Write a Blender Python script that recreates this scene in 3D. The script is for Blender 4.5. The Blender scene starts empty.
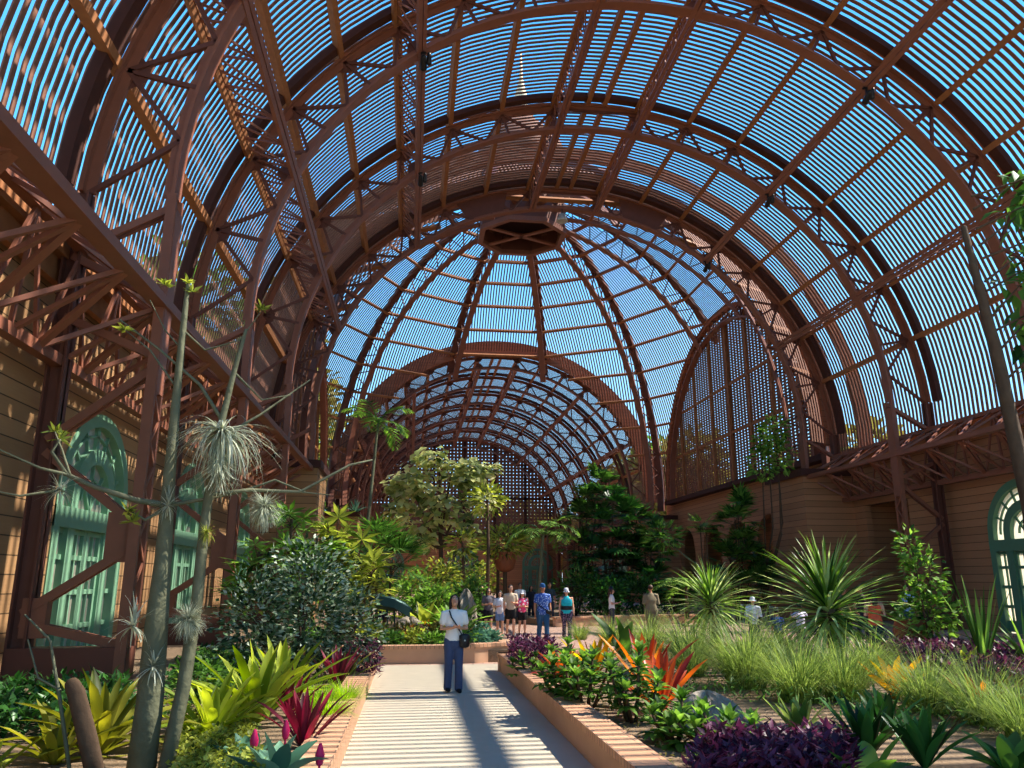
import bpy, math, random
from mathutils import Vector, Matrix
random.seed(7)
sc = bpy.context.scene
COL = sc.collection
PI = math.pi
R_ = math.radians
V = Vector

# ------------------------------------------------------------------ helpers
class MB:
    clamp = False
    """collects faces, then links them as ONE mesh object"""
    def __init__(s): s.v = []; s.f = []; s.t = []; s.sm = []
    def face(s, pts, tint=0.5, smooth=False):
        i = len(s.v); s.v.extend([tuple(p) for p in pts]); s.f.append(tuple(range(i, i+len(pts)))); s.t.append(tint); s.sm.append(smooth)
    def grid(s, rows, closed=False, tint=0.5, smooth=True, caps=False):
        n = len(rows[0]); i0 = len(s.v)
        for r in rows: s.v.extend([tuple(p) for p in r])
        for a in range(len(rows)-1):
            for b in range(n if closed else n-1):
                c = (b+1) % n
                s.f.append((i0+a*n+b, i0+a*n+c, i0+(a+1)*n+c, i0+(a+1)*n+b)); s.t.append(tint); s.sm.append(smooth)
        if caps:
            s.f.append(tuple(i0+k for k in reversed(range(n)))); s.t.append(tint); s.sm.append(False)
            o = i0+(len(rows)-1)*n
            s.f.append(tuple(o+k for k in range(n))); s.t.append(tint); s.sm.append(False)
    def hexa(s, c, tint=0.5):
        i = len(s.v); s.v.extend([tuple(p) for p in c])
        for q in ((0,3,2,1),(4,5,6,7),(0,1,5,4),(1,2,6,5),(2,3,7,6),(3,0,4,7)):
            s.f.append(tuple(i+k for k in q)); s.t.append(tint); s.sm.append(False)
    def box(s, lo, hi, tint=0.5):
        (a,b,c),(d,e,f) = lo, hi
        s.hexa([(a,b,c),(d,b,c),(d,e,c),(a,e,c),(a,b,f),(d,b,f),(d,e,f),(a,e,f)], tint)
    def bar(s, p, q, w, h, up=(0,0,1), tint=0.5):
        p = V(p); q = V(q); d = (q-p)
        if d.length < 1e-6: return
        d.normalize(); up = V(up); sd = d.cross(up)
        if sd.length < 1e-4: sd = d.cross(V((1,0,0)))
        if sd.length < 1e-4: sd = d.cross(V((0,1,0)))
        sd.normalize(); u = sd.cross(d); sd *= w/2; u *= h/2
        s.hexa([p-sd-u, p+sd-u, q+sd-u, q-sd-u, p-sd+u, p+sd+u, q+sd+u, q-sd+u], tint)
    def sweep(s, pts, side, ups, w, h, tint=0.5, smooth=False):
        """rectangular section along pts; side is constant vector or list; ups is list"""
        rows = []
        for i, p in enumerate(pts):
            p = V(p); sd = V(side[i] if isinstance(side, list) else side)*(w/2); u = V(ups[i])*(h/2)
            rows.append([p-sd-u, p+sd-u, p+sd+u, p-sd+u])
        s.grid(rows, True, tint, smooth, True)
    def tube(s, pts, rad, n=8, tint=0.5, ref=None, rnd=True):
        pts = [V(p) for p in pts]; m = len(pts)
        if not isinstance(rad, (list, tuple)): rad = [rad]*m
        rows = []; pu = None
        for i, p in enumerate(pts):
            d = (pts[min(i+1,m-1)]-pts[max(i-1,0)])
            if d.length < 1e-9: d = V((0,0,1))
            d.normalize()
            a = V(ref) if ref is not None else (pu if pu is not None else (V((1,0,0)) if abs(d.x) < .9 else V((0,1,0))))
            a = a - d*a.dot(d)
            if a.length < 1e-4: a = V((0,1,0)) - d*d.y
            a.normalize(); pu = a; bb = d.cross(a)
            r = rad[i]; ra, rb = r if isinstance(r, (list, tuple)) else (r, r)
            rows.append((p, d, a, bb, ra, rb))
        out = []
        def ring(p, a, bb, ra, rb): return [p + a*(ra*math.cos(2*PI*k/n)) + bb*(rb*math.sin(2*PI*k/n)) for k in range(n)]
        if rnd:
            p, d, a, bb, ra, rb = rows[0]
            for e in (.35, .8): out.append(ring(p - d*min(ra,rb)*math.sqrt(1-e*e)*.8, a, bb, ra*e, rb*e))
        for p, d, a, bb, ra, rb in rows: out.append(ring(p, a, bb, ra, rb))
        if rnd:
            p, d, a, bb, ra, rb = rows[-1]
            for e in (.8, .35): out.append(ring(p + d*min(ra,rb)*math.sqrt(1-e*e)*.8, a, bb, ra*e, rb*e))
        s.grid(out, True, tint, True, True)
    def ell(s, c, r, n=10, m=7, tint=0.5, rot=None):
        c = V(c); rows = []
        for i in range(m+1):
            th = max(.06, min(PI-.06, PI*i/m)); row = []
            for k in range(n):
                ph = 2*PI*k/n
                p = V((r[0]*math.sin(th)*math.cos(ph), r[1]*math.sin(th)*math.sin(ph), -r[2]*math.cos(th)))
                if rot is not None: p = rot @ p
                row.append(c+p)
            rows.append(row)
        s.grid(rows, True, tint, True, True)
    def lathe(s, c, prof, n=16, tint=0.5, smooth=True):
        c = V(c)
        s.grid([[c+V((r*math.cos(2*PI*k/n), r*math.sin(2*PI*k/n), z)) for k in range(n)] for r, z in prof], True, tint, smooth, True)
    # --- leaves
    def strap(s, base, az, el, L, W, droop, n=6, fold=.18, prof=0, tint=.5, twist=0.):
        p = V(base); el_ = el; rows = []
        h = V((math.cos(az), math.sin(az), 0)); sd0 = V((-math.sin(az), math.cos(az), 0))
        for i in range(n+1):
            t = i/n
            d = h*math.cos(el_) + V((0,0,math.sin(el_))); up = -h*math.sin(el_) + V((0,0,math.cos(el_)))
            if prof == 0: w = W*(.55+.75*t-.2*t*t)*(1-t**5) + .002 if t < 1 else .002      # broad strap
            elif prof == 1: w = W*(1-t)**.75*(.75+.5*math.sin(min(1,t*2)*PI/2)*.5) + .001      # sword
            elif prof == 2: w = W*math.sin(PI*min(.985,(.04+t*.96)))**.8 + .002                # ellipse leaf
            else: w = W*(1-.85*t)                                                              # blade
            sd = sd0*math.cos(twist*t) + up*math.sin(twist*t)
            if prof == 3: rows.append([p - sd*w/2, p + sd*w/2])
            else: rows.append([p - sd*w/2 + up*fold*w, p, p + sd*w/2 + up*fold*w])
            p = p + d*(L/n); el_ -= droop/n
        s.grid(rows, False, tint, True)
        return p
    def leaf(s, p, d, nrm, L, W, tint=.5, fold=.15):
        p = V(p); d = V(d).normalized(); sd = d.cross(V(nrm))
        if sd.length < 1e-4: sd = d.cross(V((1,0,0.3)))
        sd.normalize(); u = sd.cross(d)
        m1 = p + d*L*.45; tip = p + d*L
        i = len(s.v)
        s.v.extend([tuple(p), tuple(m1 - sd*W*.5 + u*W*fold), tuple(tip - u*L*.06), tuple(m1 + sd*W*.5 + u*W*fold), tuple(m1)])
        for q in ((i, i+4, i+1), (i+1, i+4, i+2), (i, i+3, i+4), (i+4, i+3, i+2)):
            s.f.append(q); s.t.append(tint); s.sm.append(True)
    def build(s, name, mat, parent=None, loc=None):
        me = bpy.data.meshes.new(name)
        if MB.clamp: s.v = [(p[0], p[1], max(p[2], 0.006)) for p in s.v]
        me.from_pydata(s.v, [], s.f)
        me.polygons.foreach_set('use_smooth', s.sm)
        at = me.attributes.new('tint', 'FLOAT_COLOR', 'FACE')
        buf = []
        for t in s.t: buf.extend((t, t, t, 1.0))
        at.data.foreach_set('color', buf)
        me.materials.append(mat); me.update()
        o = bpy.data.objects.new(name, me); COL.objects.link(o)
        if parent is not None: o.parent = parent
        if loc is not None: o.location = loc
        return o

def tag(o, label=None, cat=None, group=None, kind=None):
    if label: o['label'] = label
    if cat: o['category'] = cat
    if group: o['group'] = group
    if kind: o['kind'] = kind
    return o
def struct(o): o['kind'] = 'structure'; return o
def stuff(o, label, cat): return tag(o, label, cat, None, 'stuff')
def empty(name, loc, label, cat, group=None, rz=0):
    o = bpy.data.objects.new(name, None); COL.objects.link(o); o.location = loc; o.rotation_euler = (0,0,rz)
    o.empty_display_size = .2
    return tag(o, label, cat, group)
def copy_tree(o, parent=None):
    c = o.copy(); COL.objects.link(c)
    if parent is not None: c.parent = parent
    for ch in list(o.children): copy_tree(ch, c)
    return c

# ------------------------------------------------------------------ camera
CAMZ = 1.9; PITCH = .243; YAW = .124; FPX = 790.0
cd = bpy.data.cameras.new('camera'); cam = bpy.data.objects.new('camera', cd); COL.objects.link(cam)
cd.sensor_width = 36.0; cd.lens = FPX/1024*36.0; cd.clip_end = 900; cd.clip_start = .1
Fv = V((math.sin(YAW)*math.cos(PITCH), math.cos(YAW)*math.cos(PITCH), math.sin(PITCH)))
Rv = V((math.cos(YAW), -math.sin(YAW), 0)); Uv = Rv.cross(Fv)
cam.location = (0,0,CAMZ)
cam.rotation_euler = Matrix((Rv, Uv, -Fv)).transposed().to_euler()
sc.camera = cam
def ray(px, py): return Fv + Rv*((px-512)/FPX) - Uv*((py-384)/FPX)
def gz(px, py, z=.3):
    d = ray(px, py); t = (z-CAMZ)/d.z; return V((0,0,CAMZ)) + d*t
def gy(px, py, y):
    d = ray(px, py); return V((0,0,CAMZ)) + d*(y/d.y)
def gx(px, py, x):
    d = ray(px, py); return V((0,0,CAMZ)) + d*(x/d.x)

# ------------------------------------------------------------------ materials
def newmat(name):
    m = bpy.data.materials.new(name); m.use_nodes = True
    nt = m.node_tree; b = nt.nodes['Principled BSDF']; return m, nt, b
def lin(c): return tuple(((x/255)/12.92 if x/255 <= .04045 else ((x/255+.055)/1.055)**2.4) for x in c) + (1.0,)
def plain(name, rgb, rough=.6, metal=0., noise=.25, scale=6., bump=0., spec=.3):
    m, nt, b = newmat(name); N = nt.nodes; L = nt.links
    tc = N.new('ShaderNodeTexCoord'); no = N.new('ShaderNodeTexNoise'); no.inputs['Scale'].default_value = scale; no.inputs['Detail'].default_value = 4
    L.new(tc.outputs['Object'], no.inputs['Vector'])
    mx = N.new('ShaderNodeMixRGB'); c = lin(rgb)
    mx.inputs[1].default_value = tuple(x*(1-noise) for x in c[:3])+(1,); mx.inputs[2].default_value = tuple(min(1,x*(1+noise)) for x in c[:3])+(1,)
    L.new(no.outputs['Fac'], mx.inputs[0]); L.new(mx.outputs[0], b.inputs['Base Color'])
    b.inputs['Roughness'].default_value = rough; b.inputs['Metallic'].default_value = metal; b.inputs['Specular IOR Level'].default_value = spec
    if bump:
        bp = N.new('ShaderNodeBump'); bp.inputs['Strength'].default_value = bump; bp.inputs['Distance'].default_value = .05
        L.new(no.outputs['Fac'], bp.inputs['Height']); L.new(bp.outputs[0], b.inputs['Normal'])
    return m
def leafmat(name, dark, light, trans=.35, rough=.5, third=None):
    m, nt, b = newmat(name); N = nt.nodes; L = nt.links
    at = N.new('ShaderNodeAttribute'); at.attribute_name = 'tint'
    cr = N.new('ShaderNodeValToRGB'); e = cr.color_ramp.elements
    e[0].position = 0; e[0].color = lin(dark); e[1].position = 1 if third is None else .55; e[1].color = lin(light)
    if third is not None: x = e.new(1.0); x.color = lin(third)
    L.new(at.outputs['Fac'], cr.inputs[0])
    L.new(cr.outputs[0], b.inputs['Base Color']); b.inputs['Roughness'].default_value = rough; b.inputs['Specular IOR Level'].default_value = .22
    tr = N.new('ShaderNodeBsdfTranslucent'); hs = N.new('ShaderNodeHueSaturation'); hs.inputs['Value'].default_value = 1.5; hs.inputs['Saturation'].default_value = 1.1
    L.new(cr.outputs[0], hs.inputs['Color']); L.new(hs.outputs[0], tr.inputs['Color'])
    mx = N.new('ShaderNodeMixShader'); mx.inputs[0].default_value = trans
    L.new(b.outputs[0], mx.inputs[1]); L.new(tr.outputs[0], mx.inputs[2])
    L.new(mx.outputs[0], N['Material Output'].inputs['Surface'])
    return m
def boards(name, rgb, pitch=.33, axis='Z', groove=.07, rough=.7, var=.25):
    """horizontal board siding: dark joint lines, tone per board, grain"""
    m, nt, b = newmat(name); N = nt.nodes; L = nt.links
    tc = N.new('ShaderNodeTexCoord'); sp = N.new('ShaderNodeSeparateXYZ'); L.new(tc.outputs['Object'], sp.inputs[0])
    dv = N.new('ShaderNodeMath'); dv.operation = 'DIVIDE'; dv.inputs[1].default_value = pitch; L.new(sp.outputs[axis], dv.inputs[0])
    fr = N.new('ShaderNodeMath'); fr.operation = 'FRACT'; L.new(dv.outputs[0], fr.inputs[0])
    fl = N.new('ShaderNodeMath'); fl.operation = 'FLOOR'; L.new(dv.outputs[0], fl.inputs[0])
    wn = N.new('ShaderNodeTexWhiteNoise'); wn.noise_dimensions = '1D'; L.new(fl.outputs[0], wn.inputs['W'])
    mp = N.new('ShaderNodeMapping'); L.new(tc.outputs['Object'], mp.inputs[0])
    mp.inputs['Scale'].default_value = (1,1,14) if axis == 'Z' else (14,14,1)
    no = N.new('ShaderNodeTexNoise'); no.inputs['Scale'].default_value = 2.; no.inputs['Detail'].default_value = 5; L.new(mp.outputs[0], no.inputs['Vector'])
    ad = N.new('ShaderNodeMath'); ad.operation = 'ADD'; L.new(wn.outputs['Value'], ad.inputs[0]); L.new(no.outputs['Fac'], ad.inputs[1])
    ml = N.new('ShaderNodeMath'); ml.operation = 'MULTIPLY'; ml.inputs[1].default_value = .5; L.new(ad.outputs[0], ml.inputs[0])
    mx = N.new('ShaderNodeMixRGB'); c = lin(rgb)
    mx.inputs[1].default_value = tuple(x*(1-var) for x in c[:3])+(1,); mx.inputs[2].default_value = tuple(min(1,x*(1+var)) for x in c[:3])+(1,)
    L.new(ml.outputs[0], mx.inputs[0])
    lt = N.new('ShaderNodeMath'); lt.operation = 'LESS_THAN'; lt.inputs[1].default_value = groove; L.new(fr.outputs[0], lt.inputs[0])
    m2 = N.new('ShaderNodeMixRGB'); L.new(lt.outputs[0], m2.inputs[0]); L.new(mx.outputs[0], m2.inputs[1]); m2.inputs[2].default_value = tuple(x*.22 for x in c[:3])+(1,)
    L.new(m2.outputs[0], b.inputs['Base Color']); b.inputs['Roughness'].default_value = rough; b.inputs['Specular IOR Level'].default_value = .2
    bp = N.new('ShaderNodeBump'); bp.inputs['Strength'].default_value = .6; bp.inputs['Distance'].default_value = .04
    L.new(fr.outputs[0], bp.inputs['Height']); L.new(bp.outputs[0], b.inputs['Normal'])
    return m
def bricks(name, a, b_, mortar, sx, sy, rough=.8):
    m, nt, b = newmat(name); N = nt.nodes; L = nt.links
    tc = N.new('ShaderNodeTexCoord'); br = N.new('ShaderNodeTexBrick'); L.new(tc.outputs['Object'], br.inputs['Vector'])
    br.inputs['Color1'].default_value = lin(a); br.inputs['Color2'].default_value = lin(b_); br.inputs['Mortar'].default_value = lin(mortar)
    br.inputs['Scale'].default_value = 1; br.inputs['Brick Width'].default_value = sx; br.inputs['Row Height'].default_value = sy; br.inputs['Mortar Size'].default_value = min(sx,sy)*.07
    L.new(br.outputs['Color'], b.inputs['Base Color']); b.inputs['Roughness'].default_value = rough
    return m
def paneg(name, rgb, trans=.5):
    m, nt, b = newmat(name); N = nt.nodes; L = nt.links
    c = lin(rgb); b.inputs['Base Color'].default_value = c; b.inputs['Roughness'].default_value = .15
    tr = N.new('ShaderNodeBsdfTranslucent'); no = N.new('ShaderNodeTexNoise'); no.inputs['Scale'].default_value = .8
    tc = N.new('ShaderNodeTexCoord'); L.new(tc.outputs['Object'], no.inputs['Vector'])
    mc = N.new('ShaderNodeMixRGB'); L.new(no.outputs['Fac'], mc.inputs[0]); mc.inputs[1].default_value = tuple(x*.75 for x in c[:3])+(1,); mc.inputs[2].default_value = c
    L.new(mc.outputs[0], tr.inputs['Color'])
    mx = N.new('ShaderNodeMixShader'); mx.inputs[0].default_value = trans
    L.new(b.outputs[0], mx.inputs[1]); L.new(tr.outputs[0], mx.inputs[2]); L.new(mx.outputs[0], N['Material Output'].inputs['Surface'])
    return m

STEEL = plain('red_brown_painted_steel', (130, 80, 60), .5, 0, .18, 3., 0, .35)
STEEL2 = plain('dark_red_brown_steel', (98, 58, 46), .55, 0, .2, 3.)
LATH = plain('weathered_redwood_lath', (122, 82, 64), .8, 0, .3, 9.)
TIMBER = plain('warm_timber', (148, 96, 58), .7, 0, .3, 5.)
DARKW = plain('dark_stained_timber', (70, 38, 28), .8, 0, .3, 5.)
FASCIA = boards('fascia_boards', (158, 98, 70), .3, 'Z', .06)
SKIRT = boards('outer_skirt_boards', (156, 110, 84), .3, 'Z', .06)
SIDING = boards('cedar_siding', (160, 122, 84), .33)
SIDING2 = boards('brown_cedar_siding', (166, 118, 82), .30)
DARKPLATE = plain('dark_brown_soffit', (46, 24, 20), .9)  # very dark brown for the plate closing the oculus
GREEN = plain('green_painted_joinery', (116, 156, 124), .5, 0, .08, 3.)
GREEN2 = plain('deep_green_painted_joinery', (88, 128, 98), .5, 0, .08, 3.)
PANE = paneg('frosted_cream_glass', (222, 212, 186), .6)
PANEL_ = paneg('grey_tan_glass', (150, 146, 128), .22)  # grey-tan panes, only slightly translucent
CONC = plain('pale_concrete', (182, 170, 148), .85, 0, .08, 3., .05)
PAVER = bricks('pink_brick_paving', (186, 150, 128), (170, 134, 114), (140, 116, 100), .5, .25)
GROUND = plain('outside_ground', (196, 180, 146), .9)
SOIL = plain('sandy_mulch_soil', (126, 104, 80), .95, 0, .45, 22., .5)
BRICK = bricks('tan_brick_cap', (206, 158, 120), (190, 138, 102), (120, 92, 72), .6, .105)
BRICKX = bricks('tan_brick_cap_cross', (206, 158, 120), (190, 138, 102), (120, 92, 72), .105, .6)
CURB = plain('tan_rendered_planter_face', (192, 150, 118), .8, 0, .12, 5.)
def clearpane(name, rgb):
    m, nt, b = newmat(name); N = nt.nodes; L = nt.links
    b.inputs['Base Color'].default_value = lin(rgb); b.inputs['Roughness'].default_value = .1
    tr = N.new('ShaderNodeBsdfTransparent'); tr.inputs[0].default_value = (.92,.9,.82,1); mx = N.new('ShaderNodeMixShader'); mx.inputs[0].default_value = .72
    L.new(b.outputs[0], mx.inputs[1]); L.new(tr.outputs[0], mx.inputs[2]); L.new(mx.outputs[0], N['Material Output'].inputs['Surface'])
    return m
PANEC = clearpane('yard_light_glass', (232,220,184))  # cream colour stands in for the sunlit yard beyond clear panes
BLACK = plain('black_metal', (26, 26, 28), .4, 0, .1)
SKY_STRENGTH = 1.3; SUN_STRENGTH = 8.3; EXPO = .75
# ------------------------------------------------------------------ the building
XC = 7.43; ZC = 9.12; RI = 12.2; B = .963
def ro(a): return 13.4 + .5*(abs(a)/90)**2          # outer chord radius by angle from the crown (degrees)
def rl(a): return ro(a) + .32                          # lath radius
def vp(r, a, y):
    t = R_(a); return V((XC + r*math.sin(t), y, ZC + B*r*math.cos(t)))
def vn(a): t = R_(a); return V((math.sin(t), 0, math.cos(t)))
NODES = [8, 18, 28, 38.5, 48, 58, 67, 78]
ALLN = [-x for x in reversed(NODES)] + NODES
GIRD = [-67, -38.5, -8, 8, 38.5, 67]
WL = -6.97; WR = 21.83

def arch(name_y, y, legs, label, parts=True, cat='steel arch'):
    t = empty('roof_arch', (XC, y, 0), label, cat, 'steel arches of the barrel vaults')
    off = V((-XC, -y, 0))
    def bd(mb, nm, mat):
        mb.v = [(p[0]-XC, p[1]-y, p[2]) for p in mb.v]; return mb.build(nm, mat, t)
    A = [-90 + 3*i for i in range(61)]
    m = MB()
    m.sweep([vp(RI, a, y) for a in A], (0,1,0), [vn(a) for a in A], .40, .07)
    m.sweep([vp(RI+.12, a, y) for a in A], (0,1,0), [vn(a) for a in A], .07, .2)
    bd(m, 'inner_chord', STEEL)
    m = MB()
    m.sweep([vp(ro(a), a, y) for a in A], (0,1,0), [vn(a) for a in A], .34, .08)
    m.sweep([vp(ro(a)-.12, a, y) for a in A], (0,1,0), [vn(a) for a in A], .08, .22)
    bd(m, 'outer_chord', STEEL)
    m = MB(); m.sweep([vp(rl(a)-.15, a, y-.47) for a in A], (0,1,0), [vn(a) for a in A], .36, .22); bd(m, 'timber_rib', DARKW)
    m = MB()
    seq = [-90] + ALLN + [90]
    for i, a in enumerate(seq):
        up = (0,1,0)
        if abs(a) < 89: m.bar(vp(RI+.1, a, y), vp(ro(a)-.1, a, y), .1, .09, up)
        if i+1 < len(seq):
            b = seq[i+1]
            if a == -8: m.bar(vp(ro(a)-.1, a, y), vp(ro(b)-.1, b, y), .1, .09, up); continue
            inner_first = (a < 0)
            mid = (a+b)/2
            if inner_first:
                m.bar(vp(ro(a)-.1, a, y), vp(RI+.1, mid, y), .1, .09, up); m.bar(vp(RI+.1, mid, y), vp(ro(b)-.1, b, y), .1, .09, up)
            else:
                m.bar(vp(ro(a)-.1, a, y), vp(RI+.1, mid, y), .1, .09, up); m.bar(vp(RI+.1, mid, y), vp(ro(b)-.1, b, y), .1, .09, up)
    for a in ALLN:                                       # gusset plates
        r = ro(a)
        m.face([vp(r-.06, a-2.4, y), vp(r-.06, a+2.4, y), vp(r-.5, a+.7, y), vp(r-.5, a-.7, y)])
        if a in GIRD:
            m.face([vp(RI+.05, a-2.2, y), vp(RI+.05, a+2.2, y), vp(RI+.55, a+.7, y), vp(RI+.55, a-.7, y)])
    bd(m, 'web_lattice', STEEL2)
    if not legs and y < 50:
        for s in (-1, 1):
            m = MB(); m.face([vp(RI+.15, s*c, y-.05) for c in (15,18,21,24)] + [vp(ro(c)-.05, s*c, y-.05) for c in (25,21,16,13)]); bd(m, 'gusset_plate', STEEL2)
    zb = 0 if legs else 7.3
    for sx in (-1, 1):
        xi = XC + sx*RI; xo = XC + sx*13.9
        m = MB()
        for dy in (-.2, .2):
            m.box((xi-.09, y+dy-.045, zb), (xi+.09, y+dy+.045, ZC))
        if legs:
            z = zb+.1; k = 0
            while z < 5.2:
                for dx in (-.08, .08):
                    m.bar((xi+dx, y-.18*(-1)**k, z), (xi+dx, y+.18*(-1)**k, z+.42), .06, .03, (1,0,0))
                z += .42; k += 1
            m.box((xi-.1, y-.2, 5.2), (xi+.1, y+.2, ZC-.3))
        else: m.box((xi-.1, y-.2, zb), (xi+.1, y+.2, ZC))
        leg = bd(m, 'leg', STEEL)
        m = MB()
        m.box((xo-.16, y-.03, zb), (xo+.16, y+.03, ZC)); m.box((xo-.16, y-.16, zb), (xo-.12, y+.16, ZC)); m.box((xo+.12, y-.16, zb), (xo+.16, y+.16, ZC))
        bd(m, 'leg', STEEL2)
        m = MB()
        zz = [(5.6, 4.1), (4.1, 2.65), (2.65, 1.0)] if legs else [(8.6, 7.5)]
        def br(p, q):
            for dy in (-.08, .08): m.bar(V(p)+V((0,dy,0)), V(q)+V((0,dy,0)), .06, .14, (0,0,1))
        if legs:
            br((xi, y, 5.7), (xo, y, 4.3)); br((xo, y, 4.1), (xi, y, 2.8)); br((xi, y, 2.5), (xo, y, 1.35)); br((xo, y, 1.2), (xi, y, .8))
            br((xi, y, 5.9), (xo, y, 6.6))
            m.box((min(xi, xi+sx*.5), y-.1, 2.2), (max(xi, xi+sx*.5), y+.1, 3.05)); m.box((min(xo, xo-sx*.4), y-.1, .95), (max(xo, xo-sx*.4), y+.1, 1.6))
        br((xi, y, 8.9), (xo, y, 7.9)); br((xi, y, 7.0), (xo, y, 7.8))
        bd(m, 'knee_brace', STEEL)
        if legs:
            m = MB(); m.box((min(xi, xo)-.1, y-.22, 0), (max(xi, xo)+.1, y+.22, .8)); bd(m, 'base_panel', STEEL2)
    return t

def girder(a, y0, y1, ys, label):
    t = empty('roof_girder', (XC, y0, 0), label, 'roof girder', 'lattice girders running along the vaults')
    def bd(mb, nm, mat):
        mb.v = [(p[0]-XC, p[1]-y0, p[2]) for p in mb.v]; return mb.build(nm, mat, t)
    n = vn(a); tg = V((n.z, 0, -n.x))
    for nm, r in (('inner_chord', RI), ('outer_chord', ro(a))):
        m = MB()
        for s in (-1, 1):
            p = vp(r, a, y0) + tg*s*.09; q = vp(r, a, y1) + tg*s*.09
            m.bar(p, q, .14, .12, n)
        bd(m, nm, STEEL if nm[0] == 'i' else TIMBER)
    m = MB(); st = .62; y = y0; k = 0
    while y < y1 - .3:
        a1, a2 = (RI+.05, ro(a)-.05) if k % 2 == 0 else (ro(a)-.05, RI+.05)
        m.bar(vp(a1, a, y), vp(a2, a, min(y+st, y1)), .05, .05, tg); 
        if k % 2 == 0: m.bar(vp(RI+.05, a, y), vp(ro(a)-.05, a, y), .05, .05, tg)
        y += st; k += 1
    bd(m, 'lattice', STEEL)
    return t

SIDE = lambda a: 'left' if a < 0 else 'right'
NEARY = [-8.1, -.4, 7.2, 14.8, 22.3, 30.05, 37.65]
FARY = [70.2, 77.8, 85.4, 93.0, 100.6, 108.2, 115.6]
DY = 53.9
names = {-8.1: 'steel roof arch standing behind the viewpoint', -.4: 'steel roof arch above the viewpoint at the near end', 7.2: 'steel roof arch nearest overhead, mostly beyond the top left corner',
         14.8: 'big red-brown steel arch springing from the column before the leftmost green door', 22.3: 'red-brown steel arch rising behind the tall bare tree to the top of the picture',
         30.05: 'red-brown steel arch landing on the column left of the right-hand green door', 37.65: 'red-brown steel arch at the front of the dome, standing on the two near boarded piers',
         70.2: 'steel arch at the far side of the dome, with the brown board band above it'}
ordn = ['second', 'third', 'fourth', 'fifth', 'sixth', 'last']
for y in NEARY:
    if y > 0: arch('', y, y < 37, names[y])
for i, y in enumerate(FARY):
    arch('', y, i > 0, names.get(y) or '%s steel arch of the far vault, counted away from the dome' % ordn[i-1])
gw = {-67: 'lowest on the left side', -38.5: 'halfway up the left side', -8: 'just left of the crown', 8: 'just right of the crown', 38.5: 'halfway up the right side', 67: 'lowest on the right side'}
for a in GIRD:
    girder(a, -8, 37.65, NEARY, 'red-brown lattice girder along the near vault, %s' % gw[a])
for a in GIRD:
    girder(a, 70.2, 115.6, FARY, 'red-brown lattice girder along the far vault, %s' % gw[a])
pw = {18: 'the first purlin outside the crown girder', 28: 'the second purlin outside the crown girder', 48: 'the first purlin below the halfway girder', 58: 'the second purlin below the halfway girder', 78: 'the purlin below the lowest girder', 1.6: 'one of the close pair at the ridge'}
def purlin(a, y0, y1, which):
    key = abs(a); m = MB(); n = vn(a)
    m.bar(vp(rl(a)-.2, a, y0), vp(rl(a)-.2, a, y1), .2, .26, n)
    m.v = [(p[0]-XC, p[1]-y0, p[2]) for p in m.v]
    o = m.build('purlin', TIMBER, None, (XC, y0, 0))
    tag(o, 'timber purlin of the %s vault, %s side, %s' % (which, SIDE(a), pw[key]), 'roof purlin', 'timber purlins under the lath')
for a in [-78,-58,-48,-28,-18,-1.6,1.6,18,28,48,58,78]:
    purlin(a, -8, 37.6, 'near'); 
for a in [-78,-58,-48,-28,-18,-1.6,1.6,18,28,48,58,78]:
    purlin(a, 70.3, 115.6, 'far')

def lath_vault(y0, y1, w_, h_):
    m = MB(); A = [-95 + 5*i for i in range(39)]
    y = y0
    P = [vp(rl(a), a, 0) for a in A]; U = [vn(a) for a in A]
    while y < y1:
        m.sweep([p + V((0,y,0)) for p in P], (0,1,0), U, w_, h_, random.random())
        y += .25
    return struct(m.build('ceiling', LATH))
lath_vault(-8, 38.3, .122, .03)
lath_vault(69.9, 116.0, .115, .02)

# ---- dome over the crossing
DZ = 8.9; DR = 20.0; DB = 1.04; DI = 18.5
def invault(p, mg=0.):
    dx = p.x-XC
    r = 13.7+mg
    return (abs(dx) < r) if p.z < ZC else (dx*dx + ((p.z-ZC)/B)**2 < r*r)
TR = 12.6; TZ = 8.6; TB = .93; TX = 14.9
def intrans(p):
    dy = p.y-DY
    return abs(dy) < TR+.9 if p.z < TZ else dy*dy + ((p.z-TZ)/TB)**2 < (TR+.9)**2
def keep(p):
    if p.z < 7.6: return False
    if abs(p.y-DY) > 15.6 and invault(p): return False
    if abs(p.x-XC) > TX-.3 and intrans(p): return False
    return True
m = MB()
for k in range(12):
    ph = R_(30*k); d = V((math.cos(ph), math.sin(ph), 0)); tg = V((-math.sin(ph), math.cos(ph), 0))
    s = -5.28
    while s <= 5.3:
        run = []
        tint = random.random()
        def flush():
            if len(run) > 1: m.sweep([q[0] for q in run], tg, [q[1] for q in run], .11, .03, tint)
            run.clear()
        for i in range(37):
            e = R_(2.5*i)                                   # from horizontal up
            r = DR*math.cos(e); z = DZ + DB*DR*math.sin(e)
            p = V((XC, DY, z)) + d*r + tg*s
            if abs(s) > r*math.tan(R_(15)) or r < 2.9 or not keep(p): flush(); continue
            run.append((p, d*math.cos(e) + V((0,0,math.sin(e)))))
        flush()
        s += .24
struct(m.build('ceiling', LATH))
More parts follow.
